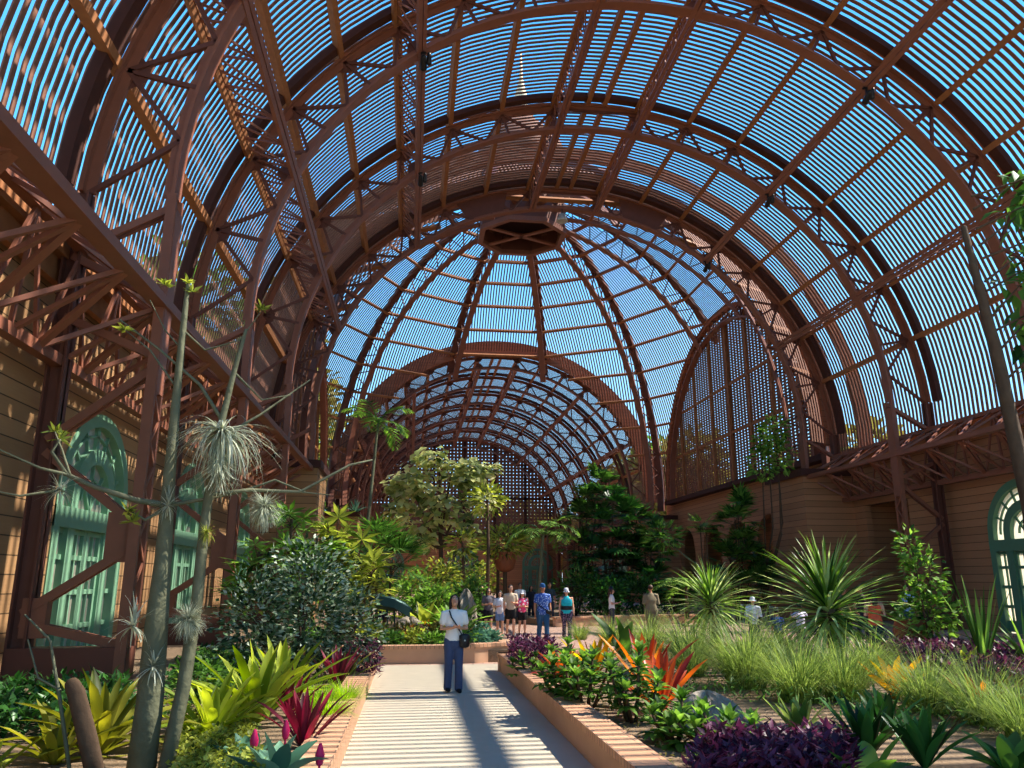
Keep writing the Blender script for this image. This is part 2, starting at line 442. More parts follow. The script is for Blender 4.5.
# dome ribs
rl_names = ['right, just beyond the side arch', 'far right corner', 'far side, right of its crown', 'far side, left of its crown', 'far left corner', 'left, just beyond the side arch',
            'left, nearer than the side arch', 'near left corner', 'near side, left of its crown', 'near side, right of its crown', 'near right corner', 'right, nearer than the side arch']
def domep(r0, e, d):
    return V((XC, DY, DZ + DB*r0*math.sin(e))) + d*(r0*math.cos(e))
for k in range(12):
    az = R_(15+30*k); d = V((math.cos(az), math.sin(az), 0)); tg = V((-math.sin(az), math.cos(az), 0))
    corner = k % 3 == 1
    pts_i = []; pts_o = []; ns = []
    for i in range(61):
        e = R_(81 - 1.5*i)
        pi_ = domep(DI, e, d); po = domep(DR*1.03-.25, e, d)
        n = d*math.cos(e) + V((0,0,math.sin(e)))
        if corner:
            if pi_.z < 7.6: break
        else:
            far = 15.0
            if po.z > 0 and (DI*math.cos(e))*math.cos(R_(15)) > far: break
            if k in (8, 9) and pi_.z < 21.3: break
        pts_i.append(pi_); pts_o.append(po); ns.append(n)
    t = empty('dome_rib', (XC, DY, 0), 'curved steel dome rib: %s' % rl_names[k], 'dome rib', 'ribs of the dome')
    def bd(mb, nm, mat):
        mb.v = [(p[0]-XC, p[1]-DY, p[2]) for p in mb.v]; return mb.build(nm, mat, t)
    m = MB(); m.sweep(pts_i, tg, ns, .5, .14); bd(m, 'inner_chord', STEEL)
    m = MB(); m.sweep(pts_o, tg, ns, .6, .26); bd(m, 'outer_chord', STEEL2)
    m = MB()
    for i in range(0, len(pts_i)-3, 3):
        m.bar(pts_i[i], pts_o[i+2], .07, .07, tg); m.bar(pts_o[i+2], pts_i[i+3], .07, .07, tg)
    bd(m, 'lattice', STEEL2)
lvn = ['first','second','third','fourth','fifth','sixth','seventh','eighth','ninth','tenth']
for lv, el in enumerate((74, 67, 60, 53, 46, 39, 32, 25, 18, 11)):
    e = R_(el); ms = {}
    r = (DR-.2)*math.cos(e); z = DZ + DB*(DR-.2)*math.sin(e)
    for k in range(12):
        a0 = R_(30*k-15); a1 = R_(30*k+15); q = r/math.cos(R_(15))
        n = V((math.cos(R_(30*k))*math.cos(e), math.sin(R_(30*k))*math.cos(e), math.sin(e)))
        N = 8; pp = [V((XC,DY,z)) + (V((math.cos(a0), math.sin(a0), 0))*(1-i/N) + V((math.cos(a1), math.sin(a1), 0))*(i/N))*q for i in range(N+1)]
        for i in range(N):
            mid = (pp[i]+pp[i+1])/2
            key = '' if lv < 6 else (' near' if mid.y < DY else ' far') + (' left' if mid.x < XC else ' right') + ' corner'
            if keep(mid): ms.setdefault(key, MB()).bar(pp[i], pp[i+1], .2, .24, n)
    for key, m in ms.items():
        m.v = [(p[0]-XC, p[1]-DY, p[2]-z) for p in m.v]
        o = m.build('dome_purlin_ring' if not key else 'dome_purlin', TIMBER, None, (XC, DY, z))
        tag(o, 'level timber purlin of the dome, %s row below the oculus%s' % (lvn[lv], ',' + key if key else ''), 'dome purlin', 'level purlins of the dome')
# oculus and cupola
t = empty('oculus', (XC, DY, 26.6), 'dark octagonal opening framed at the top of the dome', 'oculus')
def oct_ring(m, r, z0, z1, th, n=8):
    for k in range(n):
        a0 = 2*PI*(k-.5)/n; a1 = 2*PI*(k+.5)/n
        c = []
        for z in (z0, z1):
            for rr, aa in ((r, a0), (r, a1), (r-th, a1), (r-th, a0)): c.append((rr*math.cos(aa), rr*math.sin(aa), z))
        m.hexa(c)
m = MB(); oct_ring(m, 3.3, .0, 1.9, .14); m.build('collar', STEEL2, t)
m = MB(); oct_ring(m, 3.42, -.1, .25, .4); m.build('ring_beam', STEEL, t)
m = MB(); m.lathe((0,0,1.75), [(3.2,0),(3.2,.1)], 8, smooth=False); m.build('dark_soffit', DARKPLATE, t)
m = MB()
for a in (R_(25), R_(-38)): m.bar((-3.1*math.cos(a), -3.1*math.sin(a), .1), (3.1*math.cos(a), 3.1*math.sin(a), .1), .3, .12)
m.build('cross_bar', STEEL, t)
t = empty('cupola', (XC, DY, 28.4), 'lath cupola with a pointed finial on top of the dome, seen through the slats', 'cupola')
m = MB(); oct_ring(m, 3.2, 0, 3.8, .15); m.build('drum', LATH, t)
m = MB(); m.lathe((0,0,3.8), [(3.7,0),(3.6,.5),(3.2,1.6),(2.4,2.8),(1.4,3.8),(.7,4.6)], 12); m.build('small_dome', LATH, t)
m = MB(); m.lathe((0,0,8.3), [(1.0,0),(.9,.4),(.4,.8),(.6,1.5),(.4,2.2),(.15,3.4),(.06,5.6)], 10); m.build('finial', plain('pale_cupola_stone', (210,196,160)), t)

# arched board bands at the ends of the vaults beside the dome
def band(y, r0, r1, th):
    m = MB(); A = [-92 + 4*i for i in range(47)]
    for i in range(len(A)-1):
        a, b = A[i], A[i+1]
        c = [vp(r0, a, y), vp(r0, b, y), vp(r0, b, y+th), vp(r0, a, y+th), vp(r1, a, y), vp(r1, b, y), vp(r1, b, y+th), vp(r1, a, y+th)]
        m.hexa(c)
    return struct(m.build('trim_1' if y < 50 else 'trim_2', FASCIA))
band(38.2, 13.75, 14.9, .15)
m = MB(); A = [-94 + 4*i for i in range(48)]                # sloping boarded skirt round the foot of the dome, outside the lath
for k in range(13):
    f_ = k/12; m.sweep([vp(14.25+2.15*f_, a, 36.0+2.3*f_) for a in A], (0,.73,0), [vn(a) for a in A], .25, .04, random.random())
struct(m.build('trim_30', SKIRT))
band(69.4, 13.35, 14.7, .15)

# ---- transepts: arched lattice walls left and right of the dome
def transept(sx):
    x0 = XC + sx*TX; side = 'right' if sx > 0 else 'left'
    def tp(r, a, dx=0.): t = R_(a); return V((x0+sx*dx, DY + r*math.sin(t), TZ + TB*r*math.cos(t)))
    A = [-90 + 4*i for i in range(46)]
    t = empty('transept_arch', (x0, DY, 0), 'steel arch framing the arched lattice wall on the %s of the dome' % side, 'steel arch')
    def bd(mb, nm, mat):
        mb.v = [(p[0]-x0, p[1]-DY, p[2]) for p in mb.v]; return mb.build(nm, mat, t)
    m = MB(); m.sweep([tp(TR, a) for a in A], (1,0,0), [V((0, math.sin(R_(a)), math.cos(R_(a)))) for a in A], .45, .14); bd(m, 'inner_chord', STEEL)
    m = MB(); m.sweep([tp(TR+.95, a) for a in A], (1,0,0), [V((0, math.sin(R_(a)), math.cos(R_(a)))) for a in A], .4, .3); bd(m, 'outer_chord', FASCIA)
    m = MB()
    for i in range(0, 45, 1):
        m.bar(tp(TR, A[i]), tp(TR+.9, A[i]+2), .07, .07, (1,0,0)); m.bar(tp(TR+.9, A[i]+2), tp(TR, A[i+1]), .07, .07, (1,0,0))
    bd(m, 'lattice', STEEL2)
    # roof of the short vault between arch and lattice wall
    m = MB(); k = 0
    while k*.25 < .9:
        m.sweep([tp(TR+1.1, a, k*.25-.2) for a in A], (1,0,0), [V((0, math.sin(R_(a)), math.cos(R_(a)))) for a in A], .125, .035); k += 1
    struct(m.build('ceiling', LATH))
    # lattice lunette
    xl = x0 + sx*.5; m = MB()
    def ztop(y): q = 1-((y-DY)/(TR+.9))**2; return TZ + TB*(TR+.9)*math.sqrt(max(0,q))
    y = DY-TR-.6
    while y < DY+TR+.6:                                     # upright boards
        if ztop(y) > TZ+.1: m.box((xl-.015, y-.15, TZ-.1), (xl+.015, y+.15, ztop(y)), random.random())
        y += .52
    z = TZ
    while z < TZ+TB*(TR+.9):                                # level slats
        hw = (TR+.9)*math.sqrt(max(0, 1-((z-TZ)/(TB*(TR+.9)))**2))
        m.box((xl+sx*.05-.015, DY-hw, z-.06), (xl+sx*.05+.015, DY+hw, z+.06), random.random()); z += .2
    struct(m.build('wall_%s_lattice' % side, LATH))
    m = MB()
    for j, yy in enumerate([-10.5, -7, -3.5, 0, 3.5, 7, 10.5]):
        m.box((xl-sx*.12-.1, DY+yy-.13, TZ-.1), (xl-sx*.12+.1, DY+yy+.13, ztop(DY+yy)-.4))
    for zz in (12.2, 15.8):
        hw = (TR+.5)*math.sqrt(1-((zz-TZ)/(TB*(TR+.9)))**2); m.box((xl-sx*.1-.07, DY-hw, zz-.1), (xl-sx*.1+.07, DY+hw, zz+.1))
    m.v = [(p[0]-xl, p[1]-DY, p[2]-TZ) for p in m.v]
    o = m.build('lattice_frame', TIMBER, None, (xl, DY, TZ)); tag(o, 'upright timber posts and rails backing the arched lattice wall on the %s' % side, 'wall frame')
    return xl
XLR = transept(1); XLL = transept(-1)

# ---- walls
def wall(name, x, th, y0, y1, z0, z1, ops, mat):
    """wall in the plane x; ops = (yc, half width, spring z, arched)"""
    m = MB(); cuts = {y0, y1}
    for yc, hw, zs, ar in ops:
        n = 16 if ar else 1
        for i in range(n+1): cuts.add(round(yc-hw+2*hw*i/n, 4))
    cs = sorted(c for c in cuts if y0 <= c <= y1)
    def zt(y, o):
        yc, hw, zs, ar = o; return zs + (math.sqrt(max(0, hw*hw-(y-yc)**2)) if ar else 0)
    xs = (x, x+th)
    for a, b in zip(cs, cs[1:]):
        mid = (a+b)/2; o = next((q for q in ops if abs(mid-q[0]) < q[1]), None)
        za, zb = (zt(a, o), zt(b, o)) if o else (z0, z0)
        for xx in xs: m.face([(xx,a,za),(xx,b,zb),(xx,b,z1),(xx,a,z1)])
        if o:
            m.face([(xs[0],a,za),(xs[0],b,zb),(xs[1],b,zb),(xs[1],a,za)])
    for yc, hw, zs, ar in ops:
        for yy in (yc-hw, yc+hw): m.face([(xs[0],yy,z0),(xs[0],yy,zs),(xs[1],yy,zs),(xs[1],yy,z0)])
    m.face([(xs[0],y0,z1),(xs[0],y1,z1),(xs[1],y1,z1),(xs[1],y0,z1)])
    for yy in (y0, y1): m.face([(xs[0],yy,z0),(xs[1],yy,z0),(xs[1],yy,z1),(xs[0],yy,z1)])
    return struct(m.build(name, mat))
WINW = 1.95; WINS = 3.55
wall('wall_left', WL-.3, .3, -8, 38.0, 0, 8.0, [(y, WINW, WINS, True) for y in (11.0, 18.55, 26.2, 33.85)], SIDING)
wall('wall_right', WR, .3, -8, 38.0, 0, 8.0, [(11.0, WINW, WINS, True), (18.55, WINW, WINS, True), (26.2, WINW, WINS, True), (34.6, 1.7, 5.4, False)], SIDING2)
wall('wall_left_far', WL-.3, .3, 69.8, 116, 0, 8.0, [(y, WINW, WINS, True) for y in (74, 81.6, 89.2)], SIDING)
wall('wall_right_far', WR, .3, 69.8, 116, 0, 8.0, [(y, WINW, WINS, True) for y in (74, 81.6, 89.2)], SIDING)
tops = [(DY+d, 1.9, 4.1, True) for d in (10.6, 5.0, 0, -5.0, -10.6)]
wall('wall_right_transept', XLR-.15, .4, DY-TR-3, DY+TR+3, 0, TZ, tops, SIDING2)
wall('wall_left_transept', XLL-.25, .4, DY-TR-3, DY+TR+3, 0, TZ, tops, SIDING2)
# dim lobby rooms behind the openings
def room(x0, x1, y0, y1, z1):
    m = MB(); m.face([(x1,y0,0),(x1,y1,0),(x1,y1,z1),(x1,y0,z1)])
    for yy in (y0, y1): m.face([(x0,yy,0),(x1,yy,0),(x1,yy,z1),(x0,yy,z1)])
    m.face([(x0,y0,z1),(x1,y0,z1),(x1,y1,z1),(x0,y1,z1)])
    return struct(m.build('wall_lobby', SIDING2))
room(XLR+.25, XLR+3.5, DY-14, DY+14, 7.4); room(WR+.3, WR+2.6, 32.6, 36.6, 6.0); room(XLL-.25, XLL-3.5, DY-14, DY+14, 7.4)
m = MB(); m.box((WR+2.0, 33.4, 0), (WR+2.1, 35.8, 3.6)); struct(m.build('door_1', plain('dark_red_door', (84,32,26))))
# wall caps and cornice
for nm, x in (('trim_3', WL), ('trim_4', WR-.42)):
    m = MB(); m.box((x, -8, 7.75), (x+.42, 37.9, 8.05)); m.box((x+.1, -8, 7.3), (x+.25, 37.9, 7.75)); struct(m.build(nm, TIMBER))
# piers at the four corners of the crossing
for i, (sx, y0, y1) in enumerate(((-1, 37.3, 41.2), (1, 37.3, 41.2), (-1, 66.6, 70.5), (1, 66.6, 70.5))):
    xa = XC + sx*(RI-.35); xb = XC + sx*(RI+3.6)
    m = MB(); m.box((min(xa,xb), y0, 0), (max(xa,xb), y1, 6.95)); struct(m.build('wall_pier_%d' % (i+1), SIDING2 if sx > 0 else SIDING))
    m = MB(); m.box((min(xa,xb)-.15, y0-.15, 6.95), (max(xa,xb)+.15, y1+.15, 7.3)); struct(m.build('trim_%d' % (5+i), DARKW))
# end wall of the far vault
m = MB(); ye = 116.2
def ztop(x): q = 1-((x-XC)/13.9)**2; return ZC + B*13.9*math.sqrt(max(0,q))
x = XC-13.8
while x < XC+13.8: m.box((x-.2, ye-.02, 8.0), (x+.2, ye+.02, max(8.1, ztop(x)))); x += .52
z = 8.0
while z < ZC+B*13.9:
    hw = 13.9*math.sqrt(max(0, 1-(max(0,z-ZC)/(B*13.9))**2)); m.box((XC-hw, ye+.04, z-.18), (XC+hw, ye+.07, z+.18)); z += .5
struct(m.build('wall_end_lattice', LATH))
m = MB()
for xx in (-9,-4.5,0,4.5,9): m.box((XC+xx-.2, ye-.25, 8), (XC+xx+.2, ye-.05, ztop(XC+xx)))
for zz in (8.1, 13.5): m.box((XC-13, ye-.25, zz-.2), (XC+13, ye-.05, zz+.2))
m.v = [(p[0]-XC, p[1]-ye, p[2]-8) for p in m.v]
tag(m.build('lattice_frame', DARKW, None, (XC, ye, 8)), 'timber posts and rails on the lattice wall closing the far vault', 'wall frame')
m = MB(); m.box((XC-14.4, ye, 0), (XC+14.4, ye+.3, 8)); struct(m.build('wall_end', SIDING2))

# ---- eaves girders along both sides
def eaves(sx, y0, y1, label):
    xi = XC + sx*RI; xo = XC + sx*14.0
    t = empty('eaves_girder', (xi, y0, 6.9), label, 'eaves girder', 'lattice girders under the eaves')
    def bd(mb, nm, mat):
        mb.v = [(p[0]-xi, p[1]-y0, p[2]-6.9) for p in mb.v]; return mb.build(nm, mat, t)
    I = (xi, 6.9); U = (XC+sx*13.75, 7.95); D = (XC+sx*13.9, 5.75)
    for nm, q, w, h in (('inner_chord', I, .3, .18), ('upper_chord', U, .2, .16), ('lower_chord', D, .22, .2)):
        m = MB(); m.bar((q[0], y0, q[1]), (q[0], y1, q[1]), w, h); bd(m, nm, STEEL)
    m = MB(); n = max(1, round((y1-y0)/1.9)); st = (y1-y0)/n
    for k in range(n):
        a = y0+st*k; b = a+st; c = (a+b)/2
        for P, w in ((D, .13), (U, .08)):
            m.bar((I[0], a, I[1]), (P[0], c, P[1]), w, .08); m.bar((P[0], c, P[1]), (I[0], b, I[1]), w, .08)
            m.bar((I[0], a, I[1]), (P[0], a, P[1]), w*.8, .07)
        m.bar((U[0], a, U[1]), (D[0], c, D[1]), .08, .06, (1,0,0)); m.bar((D[0], c, D[1]), (U[0], b, U[1]), .08, .06, (1,0,0)); m.bar((U[0], a, U[1]), (D[0], a, D[1]), .08, .06, (1,0,0))
    bd(m, 'lattice', STEEL)
eaves(-1, -8, 37.6, 'red-brown lattice girder under the left eaves of the near vault')
eaves(1, -8, 37.6, 'red-brown lattice girder under the right eaves of the near vault')
eaves(-1, 70.2, 115.6, 'red-brown lattice girder under the left eaves of the far vault')
eaves(1, 70.2, 115.6, 'red-brown lattice girder under the right eaves of the far vault')

# ---- green arched french doors
def arched_door(nm, x, yc, sx, pane, mat):
    """window filling an arched opening; sx = +1 when the room lies on the +x side of the wall"""
    t = struct(bpy.data.objects.new(nm, None)); COL.objects.link(t); t.location = (x, yc, 0)
    hw = WINW; zs = WINS
    def arc(r, n=20): return [V((0, r*math.cos(PI*i/n), zs + r*math.sin(PI*i/n))) for i in range(n+1)]
    def rad(n=20): return [V((0, math.cos(PI*i/n), math.sin(PI*i/n))) for i in range(n+1)]
    def p(mb, name, mt): struct(mb.build(name, mt, t))
    m = MB(); m.sweep(arc(hw-.14), (1,0,0), rad(), .3, .28)
    for s in (-1, 1): m.box((-.15, s*(hw-.14)-.14, 0), (.15, s*(hw-.14)+.14, zs))
    m.box((-.16, -hw, zs-.62), (.16, hw, zs-.2))
    m.sweep(arc(1.0), (1,0,0), rad(), .24, .34); 
    for s in (-1, 1): m.box((-.12, s*1.0-.17, 0), (.12, s*1.0+.17, zs))
    p(m, 'frame', mat)
    m = MB()
    for k in range(1, 8):
        a = PI*k/8; w = .16 if k == 4 else .06
        m.bar((0, 1.15*math.cos(a), zs+1.15*math.sin(a)), (0, 1.72*math.cos(a), zs+1.72*math.sin(a)), w, .08, (1,0,0))
    m.sweep(arc(1.45), (1,0,0), rad(), .08, .05)
    for k in range(1, 4):
        a = PI*k/4; m.bar((0, .0, zs-.2), (0, .85*math.cos(a), zs+.85*math.sin(a)), .06, .08, (1,0,0))
    m.sweep(arc(.5), (1,0,0), rad(), .08, .05)
    p(m, 'fanlight_bars', mat)
    for s in (-1, 1):
        m = MB()
        for yy in (.08, .80): m.box((-.05, s*yy-.07, .05), (.05, s*yy+.07, zs-.62))
        for zz in (.15, .95, 1.65, 2.35, zs-.68): m.box((-.045, s*.05 if s > 0 else -.83, zz-.05), (.045, .83 if s > 0 else -.05, zz+.05))
        m.box((-.03, s*.44-.025, .2), (.03, s*.44+.025, zs-.7)); m.box((-.03, min(s*.1,s*.8), .1), (.03, max(s*.1,s*.8), .5))
        p(m, 'door_leaf', mat)
        m = MB()
        for zz in (.15, .95, 1.65, 2.35, zs-.68): m.box((-.045, min(s*1.17,s*1.68), zz-.05), (.045, max(s*1.17,s*1.68), zz+.05))
        m.box((-.03, s*1.42-.025, .1), (.03, s*1.42+.025, zs-.6)); m.box((-.03, min(s*1.17,s*1.68), .05), (.03, max(s*1.17,s*1.68), .45))
        p(m, 'sidelight', mat)
    m = MB(); n = 24
    m.face([(-sx*.03, -hw, 0), (-sx*.03, hw, 0)] + [(-sx*.03, q.y*hw/(hw), zs+q.z-zs) for q in arc(hw)])
    p(m, 'pane', pane)
i = 1
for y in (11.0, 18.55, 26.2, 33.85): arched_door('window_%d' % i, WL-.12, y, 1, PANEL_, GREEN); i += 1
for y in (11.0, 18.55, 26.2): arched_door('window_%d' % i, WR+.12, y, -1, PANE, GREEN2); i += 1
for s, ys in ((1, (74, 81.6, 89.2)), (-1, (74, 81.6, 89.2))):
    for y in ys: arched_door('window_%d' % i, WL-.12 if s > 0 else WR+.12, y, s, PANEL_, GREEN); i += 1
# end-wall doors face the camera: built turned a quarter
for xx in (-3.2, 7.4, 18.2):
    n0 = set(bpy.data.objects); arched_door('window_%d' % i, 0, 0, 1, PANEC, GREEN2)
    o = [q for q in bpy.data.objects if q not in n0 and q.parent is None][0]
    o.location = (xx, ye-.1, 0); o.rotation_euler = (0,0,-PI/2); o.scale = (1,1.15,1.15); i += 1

# ---- ground
m = MB(); m.face([(-200,-60,-.06),(260,-60,-.06),(260,320,-.06),(-200,320,-.06)]); struct(m.build('ground', GROUND))
m = MB(); m.box((WL-.2,-8,-.05), (WR+.2, 19.3, 0)); struct(m.build('floor', CONC))
m = MB(); m.box((XLL-.5,19.3,-.05), (XLR+.5, 116, 0)); struct(m.build('floor', PAVER))
def curb(pts, label, cross=False, h=.36, side=1):
    """planter wall along a polyline with a brick cap; side = which hand the soil is"""
    t = empty('planter_curb', (pts[0][0], pts[0][1], 0), label, 'planter curb')
    o = V((pts[0][0], pts[0][1], 0)); m = MB(); c = MB()
    for a, b in zip(pts, pts[1:]):
        a = V((a[0],a[1],0))-o; b = V((b[0],b[1],0))-o; d = (b-a).normalized(); n = V((-d.y, d.x, 0))*side
        m.bar(a+n*.15+V((0,0,(h-.06)/2)), b+n*.15+V((0,0,(h-.06)/2)), .24, h-.06)
        c.bar(a-d*.02+n*.17+V((0,0,h-.03)), b+d*.02+n*.17+V((0,0,h-.03)), .36, .075)
    m.build('wall_face', CURB, t); c.build('brick_cap', BRICKX if cross else BRICK, t)
PL = -.64; PR = 1.93
curb([(PL,-2),(PL,18.3)], 'tan planter curb with brick cap along the left edge of the path', False, .36, 1)
curb([(PR,18.0),(PR,-2)], 'tan planter curb with brick cap along the right edge of the path', False, .36, 1)
curb([(2.4,18.0),(PR,18.0)], 'short return of the right planter curb at the far end', True, .36, 1)
curb([(9.5,20.6),(2.4,18.0)], 'tan curb closing the far side of the right planter', True, .36, 1)
curb([(1.55,19.5),(-3.9,19.5)], 'dark-faced planter curb across the far end of the path', True, .40, -1)
curb([(2.6,20.0),(1.55,19.5)], 'angled bit of planter curb at the right end of the far bed', True, .42, -1)
curb([(2.6,27.5),(2.6,20.0)], 'planter curb along the right side of the far bed', False, .40, -1)
curb([(6.0,33.5),(13.5,36.0)], 'long low curb under the tall palms behind the visitors', True, .40, 1)
curb([(9.9,12.2),(12.0,20.5)], 'dark low curb of the purple bed along the right wall', False, .40, -1)
def soil(name, poly, z):
    m = MB(); m.face([(x,y,z) for x,y in poly])
    for a, b in zip(poly, poly[1:]+poly[:1]): m.face([(a[0],a[1],-.02),(b[0],b[1],-.02),(b[0],b[1],z),(a[0],a[1],z)])
    return struct(m.build(name, SOIL))
soil('ground_bed', [(PL-.2,-2),(PL-.2,18.4),(-6.9,18.4),(-6.9,-2)], .26)
soil('ground_bed', [(PR+.2,-2),(9.3,-2),(9.6,12.2),(9.6,20.4),(2.5,17.9),(PR+.2,17.9)], .26)
soil('ground_bed', [(-6.6,18.4),(-4.0,18.4),(-4.0,19.6),(2.4,19.7),(2.4,34),(-6.6,36)], .28)
soil('ground_bed', [(10.1,12.2),(12.2,20.6),(21.5,24),(21.5,10)], .28)
soil('ground_bed', [(6.2,33.7),(13.4,36.2),(17,46),(8,60),(3.5,58),(3.0,40)], .28)

for nm, xl, sx in (('trim_20', XLR, 1), ('trim_21', XLL, -1)):                 # ledge carrying the lattice walls
    m = MB(); x0 = XC + sx*TX; m.box((min(x0-sx*.35, xl+sx*.3), DY-13.9, TZ-.35), (max(x0-sx*.35, xl+sx*.3), DY+13.9, TZ-.02)); struct(m.build(nm, DARKW))
# spotlights clipped under the girder joints
for a, y, lb in ((-38.5,22.3,'black spotlight under the halfway left girder at the bigger arch'), (-38.5,30.05,'black spotlight under the halfway left girder, one arch further'), (38.5,22.3,'black spotlight under the halfway right girder at the top of the picture'),
        (38.5,30.05,'black spotlight under the halfway right girder, one arch further'), (38.5,37.65,'black spotlight on the dome front arch at the halfway right girder')):
    p = vp(RI-.06, a, y-.15); t = empty('spotlight', p, lb, 'spotlight', 'black spotlights under the girders')
    m = MB(); m.bar((0,0,0), (0,0,-.22), .06, .06); m.box((-.12,-.05,-.04),(.12,.05,0)); m.build('bracket', BLACK, t)
    m = MB(); m.tube([(.05,-.12,-.24),(.05,.22,-.42)], [.09,.12], 10); m.build('lamp_head', BLACK, t)
    m = MB(); m.tube([(.22,-.02,-.06),(.22,.06,-.34)], [.07,.09], 10); m.build('lamp_head', BLACK, t)
p = vp(RI-.05, -.5, 37.5); t = empty('flood_lamp', p, 'pale grey flood lamp hanging at the crown of the dome front arch', 'spotlight')
m = MB(); m.bar((0,0,.05),(0,0,-.3),.05,.05); m.build('bracket', BLACK, t); m = MB(); m.lathe((0,0,-.7), [(.3,0),(.27,.1),(.16,.4),(.08,.42)], 14); m.build('lamp_head', plain('pale_grey_metal',(190,186,176),.4,.2), t)
# ------------------------------------------------------------------ plants
MB.clamp = True
rnd = random.uniform
L_BROAD = leafmat('bromeliad_yellow_green', (66,78,24), (178,172,64), .4)
L_LIME = leafmat('bright_lime_leaf', (88,112,28), (196,206,76), .45)
L_RED = leafmat('dark_red_leaf', (54,16,26), (146,48,66), .35)
L_ORANGE = leafmat('orange_bromeliad_leaf', (140,44,44), (216,104,60), .4, .35, (232,160,84))
L_YEL = leafmat('yellow_bromeliad_leaf', (190,120,20), (250,214,50), .45)
L_AGAVE = leafmat('blue_green_agave_leaf', (40,84,66), (132,176,140), .25)
L_GREEN = leafmat('mid_green_leaf', (24,52,18), (104,146,64), .4)
L_BRIGHT = leafmat('fresh_green_leaf', (40,78,24), (146,184,82), .45)
L_YG = leafmat('yellow_green_leaf', (56,76,24), (190,196,88), .45)
L_DARK = leafmat('dark_green_leaf', (14,38,16), (68,116,50), .3, .35)
L_VAR = leafmat('small_variegated_leaf', (14,34,18), (92,124,80), .3, .35, (206,214,190))
L_GRASS = leafmat('pale_green_grass_blade', (54,86,32), (178,194,104), .45)
L_GRASS2 = leafmat('lime_grass_blade', (90,140,20), (200,232,64), .45)
L_PURP = leafmat('purple_leaf', (30,12,24), (112,56,84), .3, .4)
L_BIG = leafmat('large_soft_tree_leaf', (66,84,34), (200,206,130), .45, .4, (224,214,160))
L_SWORD = leafmat('sword_leaf', (24,54,16), (128,164,66), .35, .35, (216,226,150))
L_SILVER = leafmat('silver_air_plant_leaf', (104,112,92), (214,218,192), .3)
L_OLIVE = leafmat('dry_tree_leaf', (58,62,26), (150,140,72), .4)
BARK = plain('grey_green_bark', (98,98,74), .85, 0, .35, 7., .6)
BARK2 = plain('brown_bark', (84,64,46), .9, 0, .35, 8., .5)
STONE = plain('grey_rock', (140,128,112), .95, 0, .55, 9., 1.0)
CLAY = plain('brown_clay_pot', (130,74,46), .7, 0, .2, 4.)
BRONZE = plain('dark_green_bronze', (40,64,60), .45, .5, .3, 4.)

def rosette(name, label, cat, pos, n, Lr, W, mat, el=(20,85), droop=(.2,1.), prof=0, fold=.22, group=None, lean=0, seg=6):
    """strap leaves radiating from one base"""
    m = MB()
    for k in range(n):
        t = k/max(1,n-1); az = k*2.399 + rnd(-.25,.25)
        e = R_(el[0] + (el[1]-el[0])*t + rnd(-6,6)); Lk = Lr*rnd(.8,1.1)*(1-.25*t)
        m.strap((.03*math.cos(az), .03*math.sin(az), 0), az, e, Lk, W*rnd(.85,1.15), rnd(*droop)*(1-.6*t), seg, fold, prof, rnd(0,1), rnd(-.3,.3))
    o = m.build(name, mat, None, pos); o.rotation_euler = (0, 0, rnd(0, 6)); return tag(o, label, cat, group)
def tuft(name, label, pos, n, h, spread, mat, w=.012, group='grass tufts in the planter beds', cat='ornamental grass'):
    m = MB()
    for k in range(n):
        az = rnd(0, 2*PI); r = spread*.22*math.sqrt(rnd(0,1)); e = R_(rnd(45, 88))
        m.strap((r*math.cos(az), r*math.sin(az), 0), az+rnd(-.4,.4), e, h*rnd(.75,1.25), w*rnd(.7,1.3), rnd(.5,2.0), 5, 0, 3, min(1,max(0,random.gauss(.5,.25))))
    return tag(m.build(name, mat, None, pos), label, cat, group)
def leafball(m, c, r, n, Lf, Wf, up=.35, shell=.55, tone=(0,1), flat=0):
    """leaves scattered through an ellipsoid, tips outward"""
    c = V(c)
    for k in range(n):
        d = V((random.gauss(0,1), random.gauss(0,1), random.gauss(0,1)))
        if d.length < .01: continue
        d.normalize(); q = rnd(shell, 1.0)
        p = c + V((d.x*r[0], d.y*r[1], d.z*r[2]))*q
        o = V((d.x+rnd(-.6,.6), d.y+rnd(-.6,.6), d.z*.6+up*rnd(-.6,1)))
        nr = V((rnd(-.7,.7), rnd(-.7,.7), 1.0 if flat else rnd(.2,1)))
        m.leaf(p, o, nr, Lf*rnd(.7,1.25), Wf*rnd(.75,1.2), min(1,max(0,rnd(*tone))))
def shrub(name, label, cat, pos, blobs, n, Lf, Wf, mat, stems=5, up=.35, group=None, bark=None, tone=(0,1)):
    t = empty(name, pos, label, cat, group)
    m = MB(); vol = sum(b[1][0]*b[1][2] for b in blobs)
    for c, r in blobs: leafball(m, c, r, int(n*r[0]*r[2]/vol), Lf, Wf, up, .35, tone)
    m.build('foliage', mat, t)
    m = MB()
    for k in range(stems):
        c, r = blobs[k % len(blobs)]; az = rnd(0, 6.3)
        m.tube([(.08*math.cos(az), .08*math.sin(az), -.05), ((c[0]*.5)+rnd(-.1,.1), (c[1]*.5)+rnd(-.1,.1), c[2]*.5), (c[0]+rnd(-.3,.3)*r[0], c[1]+rnd(-.3,.3)*r[1], c[2]+rnd(0,.5)*r[2])], [.035,.025,.012], 6)
    m.build('stem', bark or BARK2, t)
    return t
